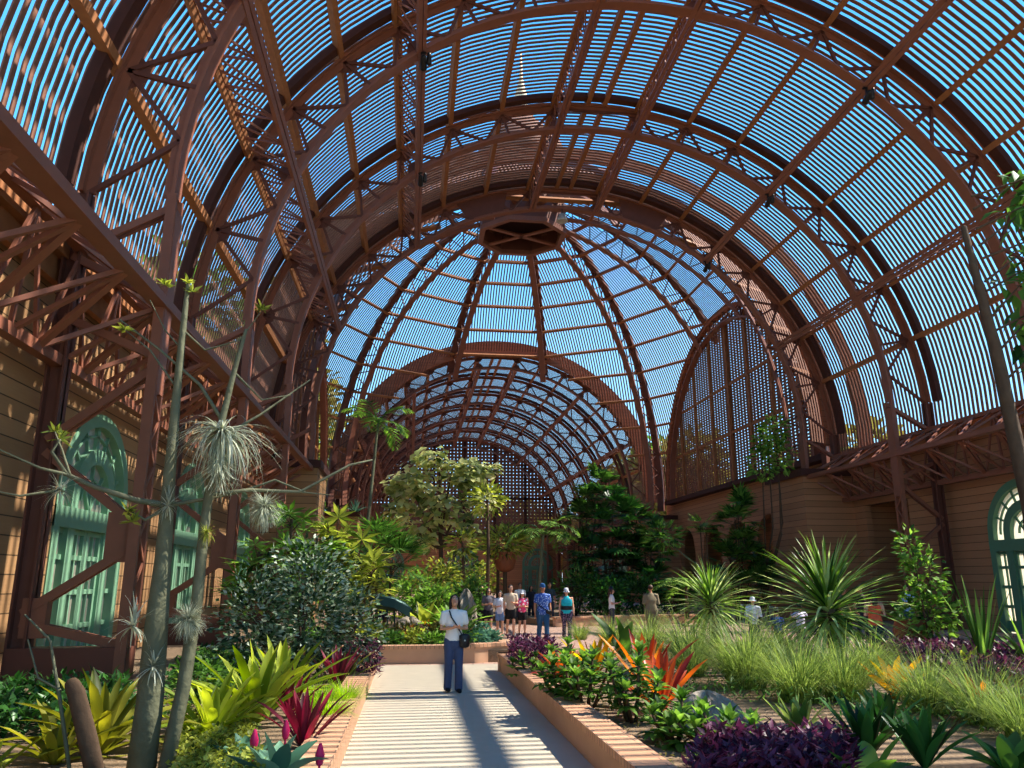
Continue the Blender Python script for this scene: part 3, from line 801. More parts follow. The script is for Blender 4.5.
def frond(m, base, az, el, Lf, droop, nl=22, wl=.04, ll=.5, tone=(0,1)):
    """feather palm frond with drooping leaflets"""
    p = V(base); e = el; h = V((math.cos(az), math.sin(az), 0)); sd = V((-math.sin(az), math.cos(az), 0)); pts = [p.copy()]
    for i in range(nl):
        d = h*math.cos(e) + V((0,0,math.sin(e))); p = p + d*(Lf/nl); e -= droop/nl; pts.append(p.copy())
        t = i/nl
        if t > .15:
            l = ll*math.sin(PI*min(.97,(t*.85+.12)))
            for s in (-1, 1):
                m.leaf(p, sd*s + d*.7 + V((0,0,rnd(-.5,.1))), V((0,0,1))+d*.2, l*rnd(.85,1.1), wl, rnd(*tone), .1)
    m.tube(pts[::3]+[pts[-1]], [.02]*(len(pts[::3]))+[.006], 5, .3, rnd=False)
def fan(m, base, d, Lr, n=11, spread=2.4, W=.05, tone=(0,1)):
    d = V(d).normalized(); sd = d.cross(V((0,0,1)))
    if sd.length < .05: sd = V((1,0,0))
    sd.normalize(); up = sd.cross(d)
    for k in range(n):
        a = spread*(k/(n-1)-.5)*2*.5
        q = d*math.cos(a) + sd*math.sin(a) + up*rnd(-.05,.12) - V((0,0,.12))
        m.leaf(base, q, up+V((0,0,.3)), Lr*rnd(.85,1.1), W, rnd(*tone), .12)
def fanpalm(name, label, pos, heads, n, Lr, mat, cat='palm', lean=.6, W=.07, spread=2.6, nf=10, group=None):
    """clump of thin stems, each with a head of fan leaves"""
    t = empty(name, pos, label, cat, group); m = MB(); s = MB()
    for (x, y, z) in heads:
        s.tube([(x*.3+rnd(-.1,.1), y*.3+rnd(-.1,.1), -.05), (x*.7+rnd(-.1,.1), y*.7+rnd(-.1,.1), z*.5), (x, y, z)], [.05,.04,.03], 6)
        for k in range(n):
            az = k*2.399 + rnd(-.3,.3); e = rnd(-.5, 1.2); d = V((math.cos(az)*math.cos(e), math.sin(az)*math.cos(e), math.sin(e)))
            b = V((x,y,z-rnd(0,.5))); q = b + d*Lr*rnd(.5,.9)
            s.tube([b, q], [.012,.008], 4, rnd=False); fan(m, q, d, Lr*.8, nf, spread, W)
    m.build('leaves', mat, t); s.build('stem', BARK2, t)
    return t
def rebase(m, o):
    o = V(o); m.v = [(p[0]-o.x, p[1]-o.y, p[2]-o.z) for p in m.v]; return m

# ---- left bed: two bare trees hung with air plants
def air_plant(name, label, pos, n, Lr, up=0., w=.012, mat=None, droop=(.2,1.2)):
    m = MB(); MB.clamp = False
    for k in range(n):
        az = rnd(0, 2*PI); e = math.asin(max(-1,min(1,rnd(-1,1)+up)))
        m.strap((0,0,0), az, e, Lr*rnd(.6,1.15), w*rnd(.7,1.3), rnd(*droop), 5, 0, 3, rnd(0,1))
    o = m.build(name, mat or L_SILVER, None, pos); MB.clamp = True
    return tag(o, label, 'air plant')
T1 = gz(140, 778, .26); D1 = T1.y
def q(px, py, dy=0.): return gy(px, py, D1+dy)
t = empty('bare_tree', T1, 'tall bare grey-green tree with a thick ringed trunk and long side branches, on the left', 'tree')
m = MB()
tr = [T1, q(150,700), q(157,620), q(163,560), q(170,470), q(177,390), q(184,320), q(188,285)]
m.tube(tr, [.125,.115,.1,.075,.055,.04,.03,.02], 12); rebase(m, T1).build('trunk', BARK, t)
for pts, r in (([q(166,505), q(135,500,-.1), q(95,487,-.2), q(68,475,-.3), q(52,452,-.3), q(60,440,-.3)], .03),
               ([q(68,475,-.3), q(40,468,-.4), q(0,450,-.5)], .016), ([q(60,490,-.3), q(20,496,-.4), q(-10,490,-.5)], .014),
               ([q(70,475,-.3), q(62,450,-.3), q(55,432,-.3)], .013), ([q(166,508), q(145,520,-.1), q(125,507,-.15)], .02),
               ([q(170,505), q(200,500,.1), q(240,492,.3), q(275,480,.4), q(305,492,.4)], .02),
               ([q(178,390), q(150,350), q(125,330)], .012), ([q(183,330), q(205,350), q(240,340), q(262,310)], .012), ([q(182,350), q(165,330), q(150,300)], .01)):
    b = MB(); b.tube(pts, [r*(1-.6*i/(len(pts)-1)) for i in range(len(pts))], 7); rebase(b, T1).build('branch', BARK, t)
f = MB()
for px, py in ((188,283),(165,285),(192,292),(60,440),(55,432),(132,522),(125,330),(262,310),(128,512)):
    c = q(px, py, -.2 if px < 150 else 0)
    for k in range(16): f.leaf(c, (rnd(-1,1), rnd(-1,1), rnd(-.2,1)), (rnd(-1,1),rnd(-1,1),1), rnd(.06,.14), .035, rnd(0,1))
rebase(f, T1).build('young_leaves', L_YG, t)
T2 = gz(163, 780, .26)
t = empty('bare_tree', T2, 'thinner leaning bare tree right of the thick ringed trunk', 'tree')
def q2(px, py, dy=0.): return gy(px, py, T2.y+.1+dy)
m = MB(); m.tube([T2, q2(183,690), q2(197,600), q2(204,530), q2(212,470), q2(222,420), q2(234,372), q2(246,330)], [.068,.062,.055,.047,.04,.034,.026,.016], 10)
rebase(m, T2).build('trunk', BARK, t)
for pts, r in (([q2(222,420), q2(200,385), q2(160,350), q2(120,320)], .02), ([q2(216,440), q2(260,415,.2), q2(310,380,.3)], .018),
               ([q2(208,495), q2(250,490,.2), q2(300,492,.3), q2(350,465,.4), q2(372,460,.5)], .022), ([q2(300,492,.3), q2(330,495,.3)], .01), ([q2(234,372), q2(262,400,.1), q2(290,395,.2)], .012)):
    b = MB(); b.tube(pts, [r*(1-.6*i/(len(pts)-1)) for i in range(len(pts))], 7); rebase(b, T2).build('branch', BARK, t)
o = air_plant('air_plant', 'large silver-green air plant hanging like a mop on the thin leaning tree', q2(222,432,-.15), 380, .62, -.5, .02, None, (.9,1.9))
air_plant('air_plant', 'round fuzzy silver air plant hanging at the branch right of the leaning tree', q2(264,508,.1), 900, .23, -.1, .009)
air_plant('air_plant', 'round mossy air plant wrapped on the leaning trunk halfway down', q2(188,620,-.12), 900, .19, 0, .008)
air_plant('air_plant', 'wispy silver air plant on the fork of the thick trunk', q(168,506,-.12), 90, .2, .2, .012)
air_plant('air_plant', 'silver air plant on the far left branch of the bare tree', q(60,490,-.35), 80, .2, -.1, .012)
air_plant('air_plant', 'spiky silver air plant on the thick trunk above the lower fork', q(133,626,-.2), 34, .26, .2, .03)
air_plant('air_plant', 'spiky silver air plant low on the thick trunk', q(153,667,-.16), 40, .22, .2, .024)
air_plant('air_plant', 'small brown-green air plant on the leaning trunk under the mop-shaped one', q2(206,533,-.1), 90, .13, 0, .01, L_YG)
m = MB(); s0 = gz(98, 790, .26); m.tube([s0, gy(88,740,s0.y), gy(76,692,s0.y), gy(72,684,s0.y)], [.08,.075,.07,.06], 10)
tag(rebase(m, s0).build('tree_stump', BARK2, None, s0), 'dark cut stump leaning in front of the left bromeliad', 'stump')
m = MB(); s0 = gz(72, 790, .26); m.tube([s0, gy(60,700,s0.y), gy(50,640,s0.y), gy(25,615,s0.y)], [.02,.016,.012,.008], 6); m.tube([gy(60,690,s0.y), gy(38,678,s0.y), gy(28,640,s0.y)], [.012,.01,.008], 6)
tag(rebase(m, s0).build('bare_sapling', BARK, None, s0), 'thin bare sapling with two twigs at the lower left', 'sapling')
# ---- left bed: low planting
P = lambda x, y, z=.26: gz(x, y, z)
rosette('bromeliad', 'big olive-yellow bromeliad behind the cut stump, lower left', 'bromeliad', P(100,755), 34, 1.05, .12, L_BROAD, (25,85), (.5,1.3))
rosette('bromeliad', 'olive-yellow bromeliad left of the big one by the stump', 'bromeliad', P(55,765), 16, .8, .1, L_BROAD, (20,80), (.6,1.4))
rosette('bromeliad', 'bright lime bromeliad cut off by the left edge', 'bromeliad', P(-22,790), 12, .6, .09, L_LIME, (25,80))
rosette('bromeliad', 'bright lime bromeliad nearest the bare trees', 'bromeliad', P(212,742), 26, .92, .12, L_LIME, (30,85), (.3,1.1))
rosette('bromeliad', 'tallest bright lime bromeliad, in the middle of the left bed', 'bromeliad', P(254,726), 30, 1.2, .14, L_LIME, (35,85), (.3,1.0))
rosette('bromeliad', 'bright lime bromeliad with long outer leaves in front of the dark shrub', 'bromeliad', P(280,705), 24, 1.15, .12, L_LIME, (25,80), (.2,.8))
rosette('red_bromeliad', 'dark red upright bromeliad beside the lime grass', 'bromeliad', P(303,748), 24, .72, .075, L_RED, (45,88), (.1,.6))
rosette('red_bromeliad', 'dark red bromeliad behind the lime bromeliads', 'bromeliad', P(290,718), 12, .7, .07, L_RED, (50,88), (.1,.5))
rosette('red_bromeliad', 'dark red upright plant under the big variegated shrub', 'bromeliad', P(337,688), 20, .75, .07, L_RED, (55,88), (.1,.4))
rosette('croton', 'yellow-edged strap-leaved plant beside the purple patch', 'bromeliad', P(345,682), 16, .75, .07, L_YG, (35,85), (.3,.9))
rosette('agave', 'blue-green agave with broad leaves at the bottom of the left bed', 'agave', P(275,788), 13, .55, .17, L_AGAVE, (30,80), (.3,1.2), 2, .25)
rosette('agave', 'smaller blue-green agave behind the bottom one', 'agave', P(245,768), 10, .45, .13, L_AGAVE, (30,80), (.3,1.2), 2, .25)
for px, py, lb in ((252,772,'magenta flower spike left of the bottom agave'), (284,760,'magenta flower spike behind the bottom agave'), (318,790,'magenta flower spike right of the bottom agave')):
    c = P(px, py); m = MB(); m.tube([(0,0,0),(0,0,.22)], [.01,.01], 6); m.tube([(0,0,.2),(0,0,.26),(0,0,.34)], [.03,.04,.015], 8)
    tag(m.build('flower_spike', plain('magenta_bract', (200,30,90), .5), None, c), lb, 'flower')
for px, py, lb in ((330,722,'lime green fine grass tuft spilling over the left curb'), (345,706,'lime green fine grass tuft further along the left curb'), (318,708,'lime green fine grass tuft behind the one on the curb')):
    tuft('grass_tuft', lb, P(px,py), 420, .38, .5, L_GRASS2, .01)
def cover(name, label, poly, n, Lf, Wf, h, mat, cat='ground cover'):
    """low mat of leaves over a patch given by pixel corners"""
    c = [P(*p) for p in poly]; o = sum(c, V())/len(c); m = MB()
    for k in range(n):
        a, b, g = sorted((rnd(0,1), rnd(0,1), 1))[:3] if 0 else (rnd(0,1), rnd(0,1), 0)
        p = (c[0]*(1-a)+c[1]*a)*(1-b) + (c[3]*(1-a)+c[2]*a)*b
        p = p - o + V((rnd(-.05,.05), rnd(-.05,.05), rnd(.02, h)))
        m.leaf(p, (rnd(-1,1), rnd(-1,1), rnd(.0,.9)), (rnd(-.5,.5), rnd(-.5,.5), 1), Lf*rnd(.7,1.3), Wf*rnd(.7,1.3), rnd(0,1))
    return tag(m.build(name, mat, None, o), label, cat, None, 'stuff')
cover('ground_cover', 'small-leaved green ground cover under the bare trees', [(170,800),(262,800),(250,735),(175,725)], 3800, .05, .04, .22, L_YG)
cover('ground_cover', 'small-leaved green ground cover along the left wall', [(160,722),(235,722),(235,668),(190,668)], 2600, .06, .045, .4, L_GREEN)
cover('purple_ground_cover', 'purple-leaved mound at the far end of the left bed', [(340,682),(378,680),(381,668),(345,664)], 1500, .1, .035, .55, L_PURP)
SH = P(290,682)
shrub('variegated_shrub', 'big dark shrub of small pale-edged leaves in the left bed', 'shrub', SH,
      [((-.7,.3,.95),(.75,.8,.95)),((.3,.2,1.0),(.85,.8,1.0)),((.95,.5,.8),(.6,.7,.8)),((.1,.8,1.7),(.9,.8,.75)),((-.3,.1,.5),(1.1,.8,.5))], 5200, .12, .06, L_VAR, 9)
S2 = V((-2.05, 18.9, .28))
fanpalm('umbrella_shrub', 'leafy green umbrella shrub rising behind the variegated shrub', V((-2.5,17.6,.26)), [(-.7,0,2.2),(-.1,.2,2.9),(.5,-.1,2.5),(-.4,.4,1.7),(.3,.3,1.9),(.0,-.3,2.2),(-1.0,.3,1.5)], 15, .55, L_BRIGHT, 'shrub', W=.1, spread=4.6, nf=8)
fanpalm('umbrella_shrub', 'yellow-green umbrella shrub right of the green one', V((-1.75,18.0,.26)), [(.1,0,2.7),(.6,.1,2.2),(.9,-.1,1.8),(.4,-.2,1.5),(.0,.2,2.0)], 15, .55, L_YG, 'shrub', W=.1, spread=4.6, nf=8)
fanpalm('fan_palm', 'green fan palm behind the yellow-green umbrella shrub', V((-.9,24,.28)), [(0,0,2.6),(.3,.4,2.0),(-.3,.3,2.2)], 11, 1.1, L_GREEN, W=.06, spread=2.8, nf=18)
for px, py, lb in ((200,700,'low leafy green plant at the wall behind the lime bromeliads'), (325,655,'low dark green plant beside the variegated shrub')):
    c = P(px,py); shrub('leafy_plant', lb, 'shrub', c, [((0,0,.3),(.4,.4,.3))], 320, .12, .06, L_GREEN, 3)

cover('added_dark_cover', 'added dark leaves hiding sun stripes at the foot of the left wall', [(-40,745),(130,745),(128,700),(-20,705)], 2400, .16, .06, .35, L_DARK)  # dark leaves added to mute the sun stripes on the soil
cover('added_dark_cover', 'added dark leaves over sun stripes below the green doors on the left', [(150,700),(240,690),(262,660),(200,660)], 1800, .14, .055, .3, L_DARK)  # second added patch, darkening the striped soil by the doors
# ---- far bed at the end of the path
FT = V((1.45, 42, .28))
t = empty('large_leaf_tree', FT, 'tree with big pale drooping leaves in front of the far lattice wall', 'tree')
m = MB(); 
for c, r, n in (((-1.4,0,6.7),(1.2,1.0,1.0),300),((1.2,0,7.2),(1.3,1.0,.9),300),((.1,.2,5.3),(1.5,1.0,1.2),300),((2.2,.1,6.0),(.7,.7,1.2),150),((-2.1,0,5.2),(.8,.8,1.0),170),((-.6,0,8.0),(.9,.8,.6),130),((-.9,0,3.9),(.8,.7,.8),120),((-2.4,0,6.3),(.5,.5,.5),60),((2.6,0,7.4),(.4,.4,.5),50),((1.3,0,4.4),(.5,.5,.7),70)):
    for k in range(int(n*.6)):
        d = V((random.gauss(0,1), random.gauss(0,1), random.gauss(0,1))).normalized()
        p = V(c) + V((d.x*r[0], d.y*r[1], d.z*r[2]))*rnd(.35,1)
        m.leaf(p, (d.x+rnd(-.6,.6), d.y-.3+rnd(-.6,.6), -.5+rnd(-.5,.5)), (d.x, d.y-.5, .8), rnd(.42,.66), rnd(.36,.54), rnd(0,1), .12)
m.build('foliage', L_BIG, t)
m = MB(); m.tube([(0,0,-.05),(.1,0,2.2),(0,0,4.5),(-.1,0,7.2)], [.14,.12,.1,.05], 8)
for x, z in ((-1.4,6),(1.5,6.4),(1.8,5.2),(-1.5,4.6),(.6,7.6)): m.tube([(0,0,3.2),(x*.5,0,z*.75),(x,0,z)], [.07,.05,.03], 6)
m.build('trunk', BARK2, t)
def palm(name, label, pos, h, n, Lf, ll, mat, lean=(0,0), wl=.05, rt=.07, tone=(0,1), e0=.2):
    t = empty(name, pos, label, 'palm'); s = MB(); s.tube([(0,0,-.05),(lean[0]*.4,lean[1]*.4,h*.5),(lean[0],lean[1],h)], [rt*1.4,rt,rt*.8], 8); s.build('trunk', BARK, t)
    m = MB()
    for k in range(n): frond(m, (lean[0],lean[1],h), k*2.399, rnd(e0,1.25), Lf*rnd(.85,1.1), rnd(1.1,2.2), 20, wl, ll, tone)
    m.build('fronds', mat, t); return t
pb = gy(362, 560, 28); palm('palm', 'slender palm with a few fronds standing before the far left pier', (pb.x, 28, .28), 7.0, 8, 1.5, .55, L_BRIGHT, (.35,0), .07, .06)
pb = gy(537, 575, 36); palm('palm', 'feathery palm with level fronds at the right end of the far bed', (pb.x, 36, 0.0), 3.9, 11, 2.0, .6, L_BRIGHT, (.3,0), .07, .08, (.3,1), .3)
for (px, py, y, h, lb) in ((487,600,34,5.2,'thin dark pole-like trunk with a small leaf tuft right of the large-leaf tree'), (462,600,36,3.2,'short thin trunk with leaf tuft under the large-leaf tree'), (497,600,38,3.4,'thin trunk with leaf tuft beside the raised pot')):
    c = gy(px, 580, y); c.z = .28 if c.x < 2.4 else 0; t = empty('slender_tree', c, lb, 'tree'); s = MB(); s.tube([(0,0,-.03),(.05,0,h*.6),(0,0,h)], [.09,.075,.05], 8); s.build('trunk', BARK2, t)
    m = MB(); leafball(m, (0,0,h), (.7,.6,.6), 160, .4, .14, -.1); m.build('foliage', L_YG, t)
c = gy(505, 580, 37); t = empty('raised_pot', (c.x, 37, 0), 'round brown pot of yellow-green foliage raised on a post behind the visitors', 'plant pot')
m = MB(); m.tube([(0,0,0),(0,0,2.3)], [.1,.1], 8); m.build('post', BARK2, t)
m = MB(); m.lathe((0,0,2.25), [(.18,0),(.42,.15),(.5,.5),(.47,.85),(.5,.9),(.4,.9)], 18); m.build('pot', CLAY, t)
m = MB(); leafball(m, (0,0,3.6), (1.0,.8,.75), 420, .4, .12, .2); m.build('foliage', L_YG, t)
for (x, y, s, n, mat, lb) in ((-.2,31,1.3,800,L_BRIGHT,'bright green bush in the middle of the far bed, left of the tall grey boulder'), (.9,35,1.7,900,L_YG,'yellow-green bush under the large-leaf tree'), (2.0,30.5,1.1,700,L_GREEN,'dark leafy bush behind the walking group'),
        (-1.6,26,1.2,800,L_YG,'yellow-green bush at the left of the far bed'), (.6,27,.95,700,L_BRIGHT,'large-leaved green bush directly behind the woman with the crossbody bag'), (1.9,38,1.9,900,L_BRIGHT,'tall fresh green bush beside the thin trunks'),
        (-3.6,30,1.8,900,L_GREEN,'tall green bush at the far left pier'), (3.3,41,1.7,900,L_YG,'pale green bush beyond the walking group')):
    shrub('leafy_bush', lb, 'bush', V((x,y,.28 if x < 2.3 else .28)), [((0,0,s*.75),(s*.7,s*.6,s*.7)),((s*.35,.1,s*1.1),(s*.5,s*.45,s*.5)),((-s*.4,0,s*.6),(s*.5,s*.45,s*.5))], n, .24, .1, mat, 4)
rosette('philodendron', 'arching split-leaved green plant right behind the woman', 'bush', V((1.3,24.5,.28)), 22, 1.5, .28, L_BRIGHT, (25,80), (.5,1.4), 2, .15)
rosette('philodendron', 'arching bright green plant behind the bronze bird', 'bush', V((.5,26,.28)), 20, 1.4, .3, L_YG, (25,80), (.5,1.4), 2, .15)
low = [(-1.1,20.6,.42,L_YG),(-.45,20.4,.35,L_GREEN),(.1,20.7,.4,L_YG),(.55,20.3,.32,L_BRIGHT),(1.25,20.6,.5,L_BRIGHT),(1.7,20.8,.35,L_AGAVE),(2.1,21.2,.3,L_AGAVE),(-1.8,20.7,.45,L_OLIVE),(-2.5,20.6,.5,L_GREEN),(1.35,22.0,.62,L_BRIGHT),(-.1,21.7,.45,L_OLIVE),(-.9,22.0,.5,L_YG),(.7,22.0,.45,L_OLIVE),(-1.6,22.4,.5,L_YG),(2.0,22.6,.35,L_AGAVE)]
lw = ['first','second','third','fourth','fifth','sixth','seventh','eighth','ninth','tenth','eleventh','twelfth']
rowf = sorted([l for l in low if l[1] < 21.3]); rowb = sorted([l for l in low if l[1] >= 21.3])
for rw, nm in ((rowf, 'front'), (rowb, 'back')):
    for k, (x, y, s, mat) in enumerate(rw):
        m = MB(); leafball(m, (0,0,s*.55), (s*.95,s*.8,s*.6), 420, .13, .06, .3, .2)
        tag(m.build('low_plant', mat, None, V((x,y,.28))), 'low bushy plant in the far bed, %s from the left in its %s row' % (lw[k], nm), 'low plant', 'low plants of the far bed')
for x, y, mat, lb in ((.05,22.9,L_ORANGE,'orange and yellow croton in the far bed, left of the woman'), (.45,22.6,L_RED,'red croton beside the orange one, left of the woman'), (1.45,23.2,L_YEL,'yellow croton just right of the woman'), (1.6,22.7,L_ORANGE,'orange-red croton just right of the woman, lower'), (.55,24.3,L_YEL,'yellow croton behind the red one'), (-1.35,23.0,L_YEL,'yellow-leaved plant left of the bronze bird')):
    rosette('croton', lb, 'croton', V((x,y,.28)), 16, .62, .14, mat, (25,85), (.2,.8), 2, .15)
# bronze wading bird
t = empty('bronze_bird', (-.55, 23.2, .28), 'dark green bronze wading bird statue in the far bed', 'sculpture', None, R_(8))
m = MB(); m.tube([(-.55,0,.92),(-.3,0,1.0),(0,0,.98),(.35,0,.9),(.62,0,.78)], [(.05,.06),(.14,.18),(.17,.21),(.11,.14),(.03,.04)], 10, ref=(0,1,0)); m.build('body', BRONZE, t)
m = MB(); m.tube([(-.45,0,1.0),(-.62,0,1.25),(-.5,0,1.5),(-.3,0,1.66),(-.12,0,1.74)], [.07,.05,.045,.05,.055], 8); m.tube([(-.1,0,1.75),(.28,0,1.7)], [.03,.008], 6); m.build('neck', BRONZE, t)
for s in (-.09, .12):
    m = MB(); m.tube([(s,.05*s/abs(s),.9),(s+.03,.05*s/abs(s),.45),(s,.05*s/abs(s),.0)], [.03,.022,.02], 6)
    for a in (-.5, 0, .5): m.tube([(s,.05*s/abs(s),.015),(s-.14*math.cos(a),.05*s/abs(s)+.14*math.sin(a),.012)], [.012,.008], 5)
    m.build('leg', BRONZE, t)
m = MB(); m.sweep([(-.3,.17,1.06),(.1,.2,.98),(.55,.12,.72)], (0,0,1), [(0,1,0)]*3, .24, .04); m.sweep([(-.3,-.17,1.06),(.1,-.2,.98),(.55,-.12,.72)], (0,0,1), [(0,1,0)]*3, .24, .04); m.build('wing', BRONZE, t)
def rock(pos, r, label, seed):
    rr = random.Random(seed); m = MB(); rows = []
    ph = [rr.uniform(0,6) for _ in range(6)]
    for i in range(10):
        th = .05 + (PI/2+.25)*i/9; row = []
        for k in range(26):
            a = 2*PI*k/26; f = 1 + .07*math.sin(17*a+ph[5]+5*th) + rr.uniform(-.05,.05) + .22*math.sin(2*a+ph[0]) + .13*math.sin(5*a+ph[1]+th*2) + .1*math.sin(9*a+ph[2]+3*th) + .1*math.sin(4*th+ph[3]+a)
            row.append((r[0]*f*math.sin(th)*math.cos(a), r[1]*f*math.sin(th)*math.sin(a), r[2]*math.cos(th)*(1+.1*math.sin(3*a+ph[4]))))
        rows.append(row)
    m.grid(rows, True, .5, False, True)
    return tag(m.build('rock', STONE, None, pos), label, 'rock')
rock(V((.0,24.2,.28)), (.5,.4,.55), 'pale rounded boulder behind the bronze bird', 1)
rock(V((1.75,25.6,.28)), (.42,.4,1.25), 'tall grey pointed boulder behind the woman', 2)
# ---- right bed
def G(px, py): return gz(px, py, .26)
gl = [((748,688),1000,1.25,1.3,.014,'largest pale grass clump in the middle of the right bed'), ((692,676),600,.95,1.0,.012,'pale grass clump behind the orange bromeliads'), ((800,702),800,1.0,1.2,.012,'darker grass clump right of the largest one'),
      ((650,652),600,1.0,1.1,.014,'pale grass clump in front of the man in khaki'), ((612,646),500,.85,1.0,.014,'pale grass clump left of the one before the man in khaki'), ((690,664),600,1.1,1.2,.014,'pale grass clump at the foot of the smaller spiky plant'), ((845,700),700,.95,1.1,.012,'pale grass clump under the large spiky plant'),
      ((930,712),800,.85,1.1,.011,'pale grass clump left of the red bromeliad on the right'), ((985,724),800,.85,1.2,.011,'pale grass clump under the red bromeliad on the right'), ((1030,742),700,.75,1.1,.01,'grass clump cut off by the right edge'), ((870,678),500,.9,1.0,.012,'grass clump behind the yellow bromeliad'), ((580,640),350,.6,.8,.012,'short grass clump beyond the orange bromeliads'), ((780,668),500,1.05,1.1,.012,'grass clump between the two spiky plants')]
for p, n, h, s, w_, lb in gl: tuft('grass_tuft', lb, G(*p), n, h, s, L_GRASS, w_)
def spiky(label, foot, cx, cy, n, Lr, W, y=None):
    b = G(*foot); c = gy(cx, cy, b.y); t = empty('spiky_plant', b, label, 'dragon tree'); s = MB()
    top = c-b; s.tube([(0,0,-.05), top*.5+V((.03,0,0)), top], [.16,.14,.15], 10); s.build('trunk', BARK2, t); m = MB()
    for k in range(n):
        tt = k/n; az = k*2.399+rnd(-.2,.2); e = R_(-35 + 118*tt + rnd(-8,8))
        m.strap(top + V((0,0,-.25+.3*tt)), az, e, Lr*rnd(.8,1.12)*(1-.25*tt*tt), W*rnd(.8,1.2), rnd(.3,1.3)*(1-.5*tt), 6, .22, 1, min(1,max(0,rnd(0,1))))
    m.build('leaves', L_SWORD, t); return t
spiky('large spiky sword-leaved plant on a thick stem in the right bed', (838,668), 828, 608, 220, 1.9, .09)
spiky('smaller spiky sword-leaved plant on a stem, further back in the right bed', (716,646), 711, 603, 180, 1.55, .09)
rosette('orange_bromeliad', 'big red and orange bromeliad nearest in the right bed', 'bromeliad', G(662,712), 15, 1.0, .13, L_ORANGE, (35,82), (.1,.5), 0, .25)
rosette('orange_bromeliad', 'red and orange bromeliad just behind the biggest one', 'bromeliad', G(646,690), 13, 1.1, .13, L_ORANGE, (45,86), (.0,.4), 0, .25)
rosette('orange_bromeliad', 'orange bromeliad nearest the far end of the right curb', 'bromeliad', G(563,682), 18, .85, .12, L_ORANGE, (25,80), (.1,.6), 0, .25)
rosette('yellow_bromeliad', 'yellow and orange bromeliad beside the far orange one', 'bromeliad', G(594,678), 12, .95, .12, L_YEL, (40,85), (.0,.4), 0, .25)
rosette('yellow_bromeliad', 'yellow bromeliad under the large spiky plant', 'bromeliad', G(896,700), 10, .85, .15, L_YEL, (40,80), (.0,.4), 0, .25)
rosette('orange_bromeliad', 'red bromeliad poking out of the grass on the right', 'bromeliad', G(988,720), 11, .7, .10, L_ORANGE, (40,80), (.0,.4), 0, .25)
rosette('broad_leaf_plant', 'single-leaved banana-like plant with a green and orange blade', 'bromeliad', G(624,660), 4, 1.15, .3, L_BRIGHT, (50,80), (.1,.3), 2, .3)
def succ(label, foot, stems, spread, h, Lf=.17):
    b = G(*foot); t = empty('rosette_shrub', b, label, 'rosette shrub', 'green rosette shrubs along the right curb'); m = MB(); s = MB()
    for k in range(stems):
        az = k*2.399; r = spread*math.sqrt((k+.5)/stems); x, y, z = r*math.cos(az), r*math.sin(az), h*rnd(.55,1.05)*(1-.35*r/spread)
        s.tube([(x*.3,y*.3,-.03),(x*.8,y*.8,z*.6),(x,y,z)], [.022,.018,.015], 6)
        for lev in range(3):
            for j in range(9):
                a = j*2.399+lev; e = R_(75-32*lev-rnd(0,20)-8*(j%3)); d = V((math.cos(a)*math.cos(e), math.sin(a)*math.cos(e), math.sin(e)))
                m.strap(V((x,y,z-.09*lev)), a, e, Lf*rnd(.8,1.15), Lf*.42, rnd(.2,.7), 4, .2, 2, rnd(0,1)*(1-.22*lev))
        if z > .45:
            for j in range(12): a = rnd(0,6.3); m.strap(V((x,y,z*rnd(.2,.6))), a, rnd(-.2,.5), Lf, Lf*.42, .6, 4, .2, 2, rnd(0,.5))
    m.build('leaves', L_BRIGHT, t); s.build('stem', BARK2, t)
succ('tall green rosette shrub below the far orange bromeliad', (562,700), 9, .42, .85); succ('green rosette shrub right of the tall one, against the mulch', (586,708), 9, .42, .8)
succ('green rosette shrub below the biggest orange bromeliad', (634,722), 9, .4, .85); succ('small green rosette shrub closest to the mulch, beside the rock', (676,742), 8, .34, .45)
succ('low green rosette shrub in front of the rock', (722,752), 10, .42, .38); succ('small bright shrub at the far end of the right curb', (530,676), 7, .4, .35, .14)
rock(G(708,726), (.36,.3,.36), 'grey rock in the right bed beside the rosette shrub', 3)
rock(G(812,752), (.42,.3,.2), 'flat pale rock half buried under the purple leaves', 4)
cover('purple_ground_cover', 'purple-leaved ground cover at the bottom of the right bed', [(690,800),(860,800),(845,755),(712,758)], 2600, .13, .05, .28, L_PURP)
cover('purple_ground_cover', 'purple-leaved mound at the far end of the right curb', [(512,672),(560,674),(552,660),(508,660)], 1700, .12, .045, .5, L_PURP)
cover('purple_ground_cover', 'purple-leaved ground cover in the bed along the right wall', [(880,672),(1040,690),(1040,656),(890,650)], 3200, .16, .06, .3, L_PURP)
rosette('strap_leaf_clump', 'dark green upright strap-leaved clump at the bottom right', 'foliage plant', G(868,758), 30, .62, .10, L_DARK, (50,88), (.1,.6), 2, .2)
rosette('strap_leaf_clump', 'dark green strap-leaved clump right of the first, by the mulch', 'foliage plant', G(925,768), 30, .6, .10, L_DARK, (48,88), (.1,.6), 2, .2)
rosette('strap_leaf_clump', 'dark strap-leaved clump behind the other two', 'foliage plant', G(888,738), 22, .6, .1, L_DARK, (50,88), (.1,.6), 2, .2)
rosette('broad_leaf_plant', 'pale green broad-leaved clump left of the dark strap leaves', 'foliage plant', G(800,738), 14, .5, .12, L_GRASS, (50,86), (.1,.6), 2, .2)
rosette('broad_leaf_plant', 'round blue-green leaved plant between the rocks', 'foliage plant', G(748,748), 12, .34, .2, L_AGAVE, (20,75), (.3,.9), 2, .18)
rosette('hosta', 'bright green broad leaves at the bottom edge, right of the purple leaves', 'foliage plant', G(868,790), 12, .62, .2, L_BRIGHT, (10,60), (.5,1.2), 2, .2)
rosette('hosta', 'dark striped broad leaves in the lower right corner', 'foliage plant', G(1012,778), 16, .55, .14, L_GREEN, (25,75), (.5,1.2), 2, .2)
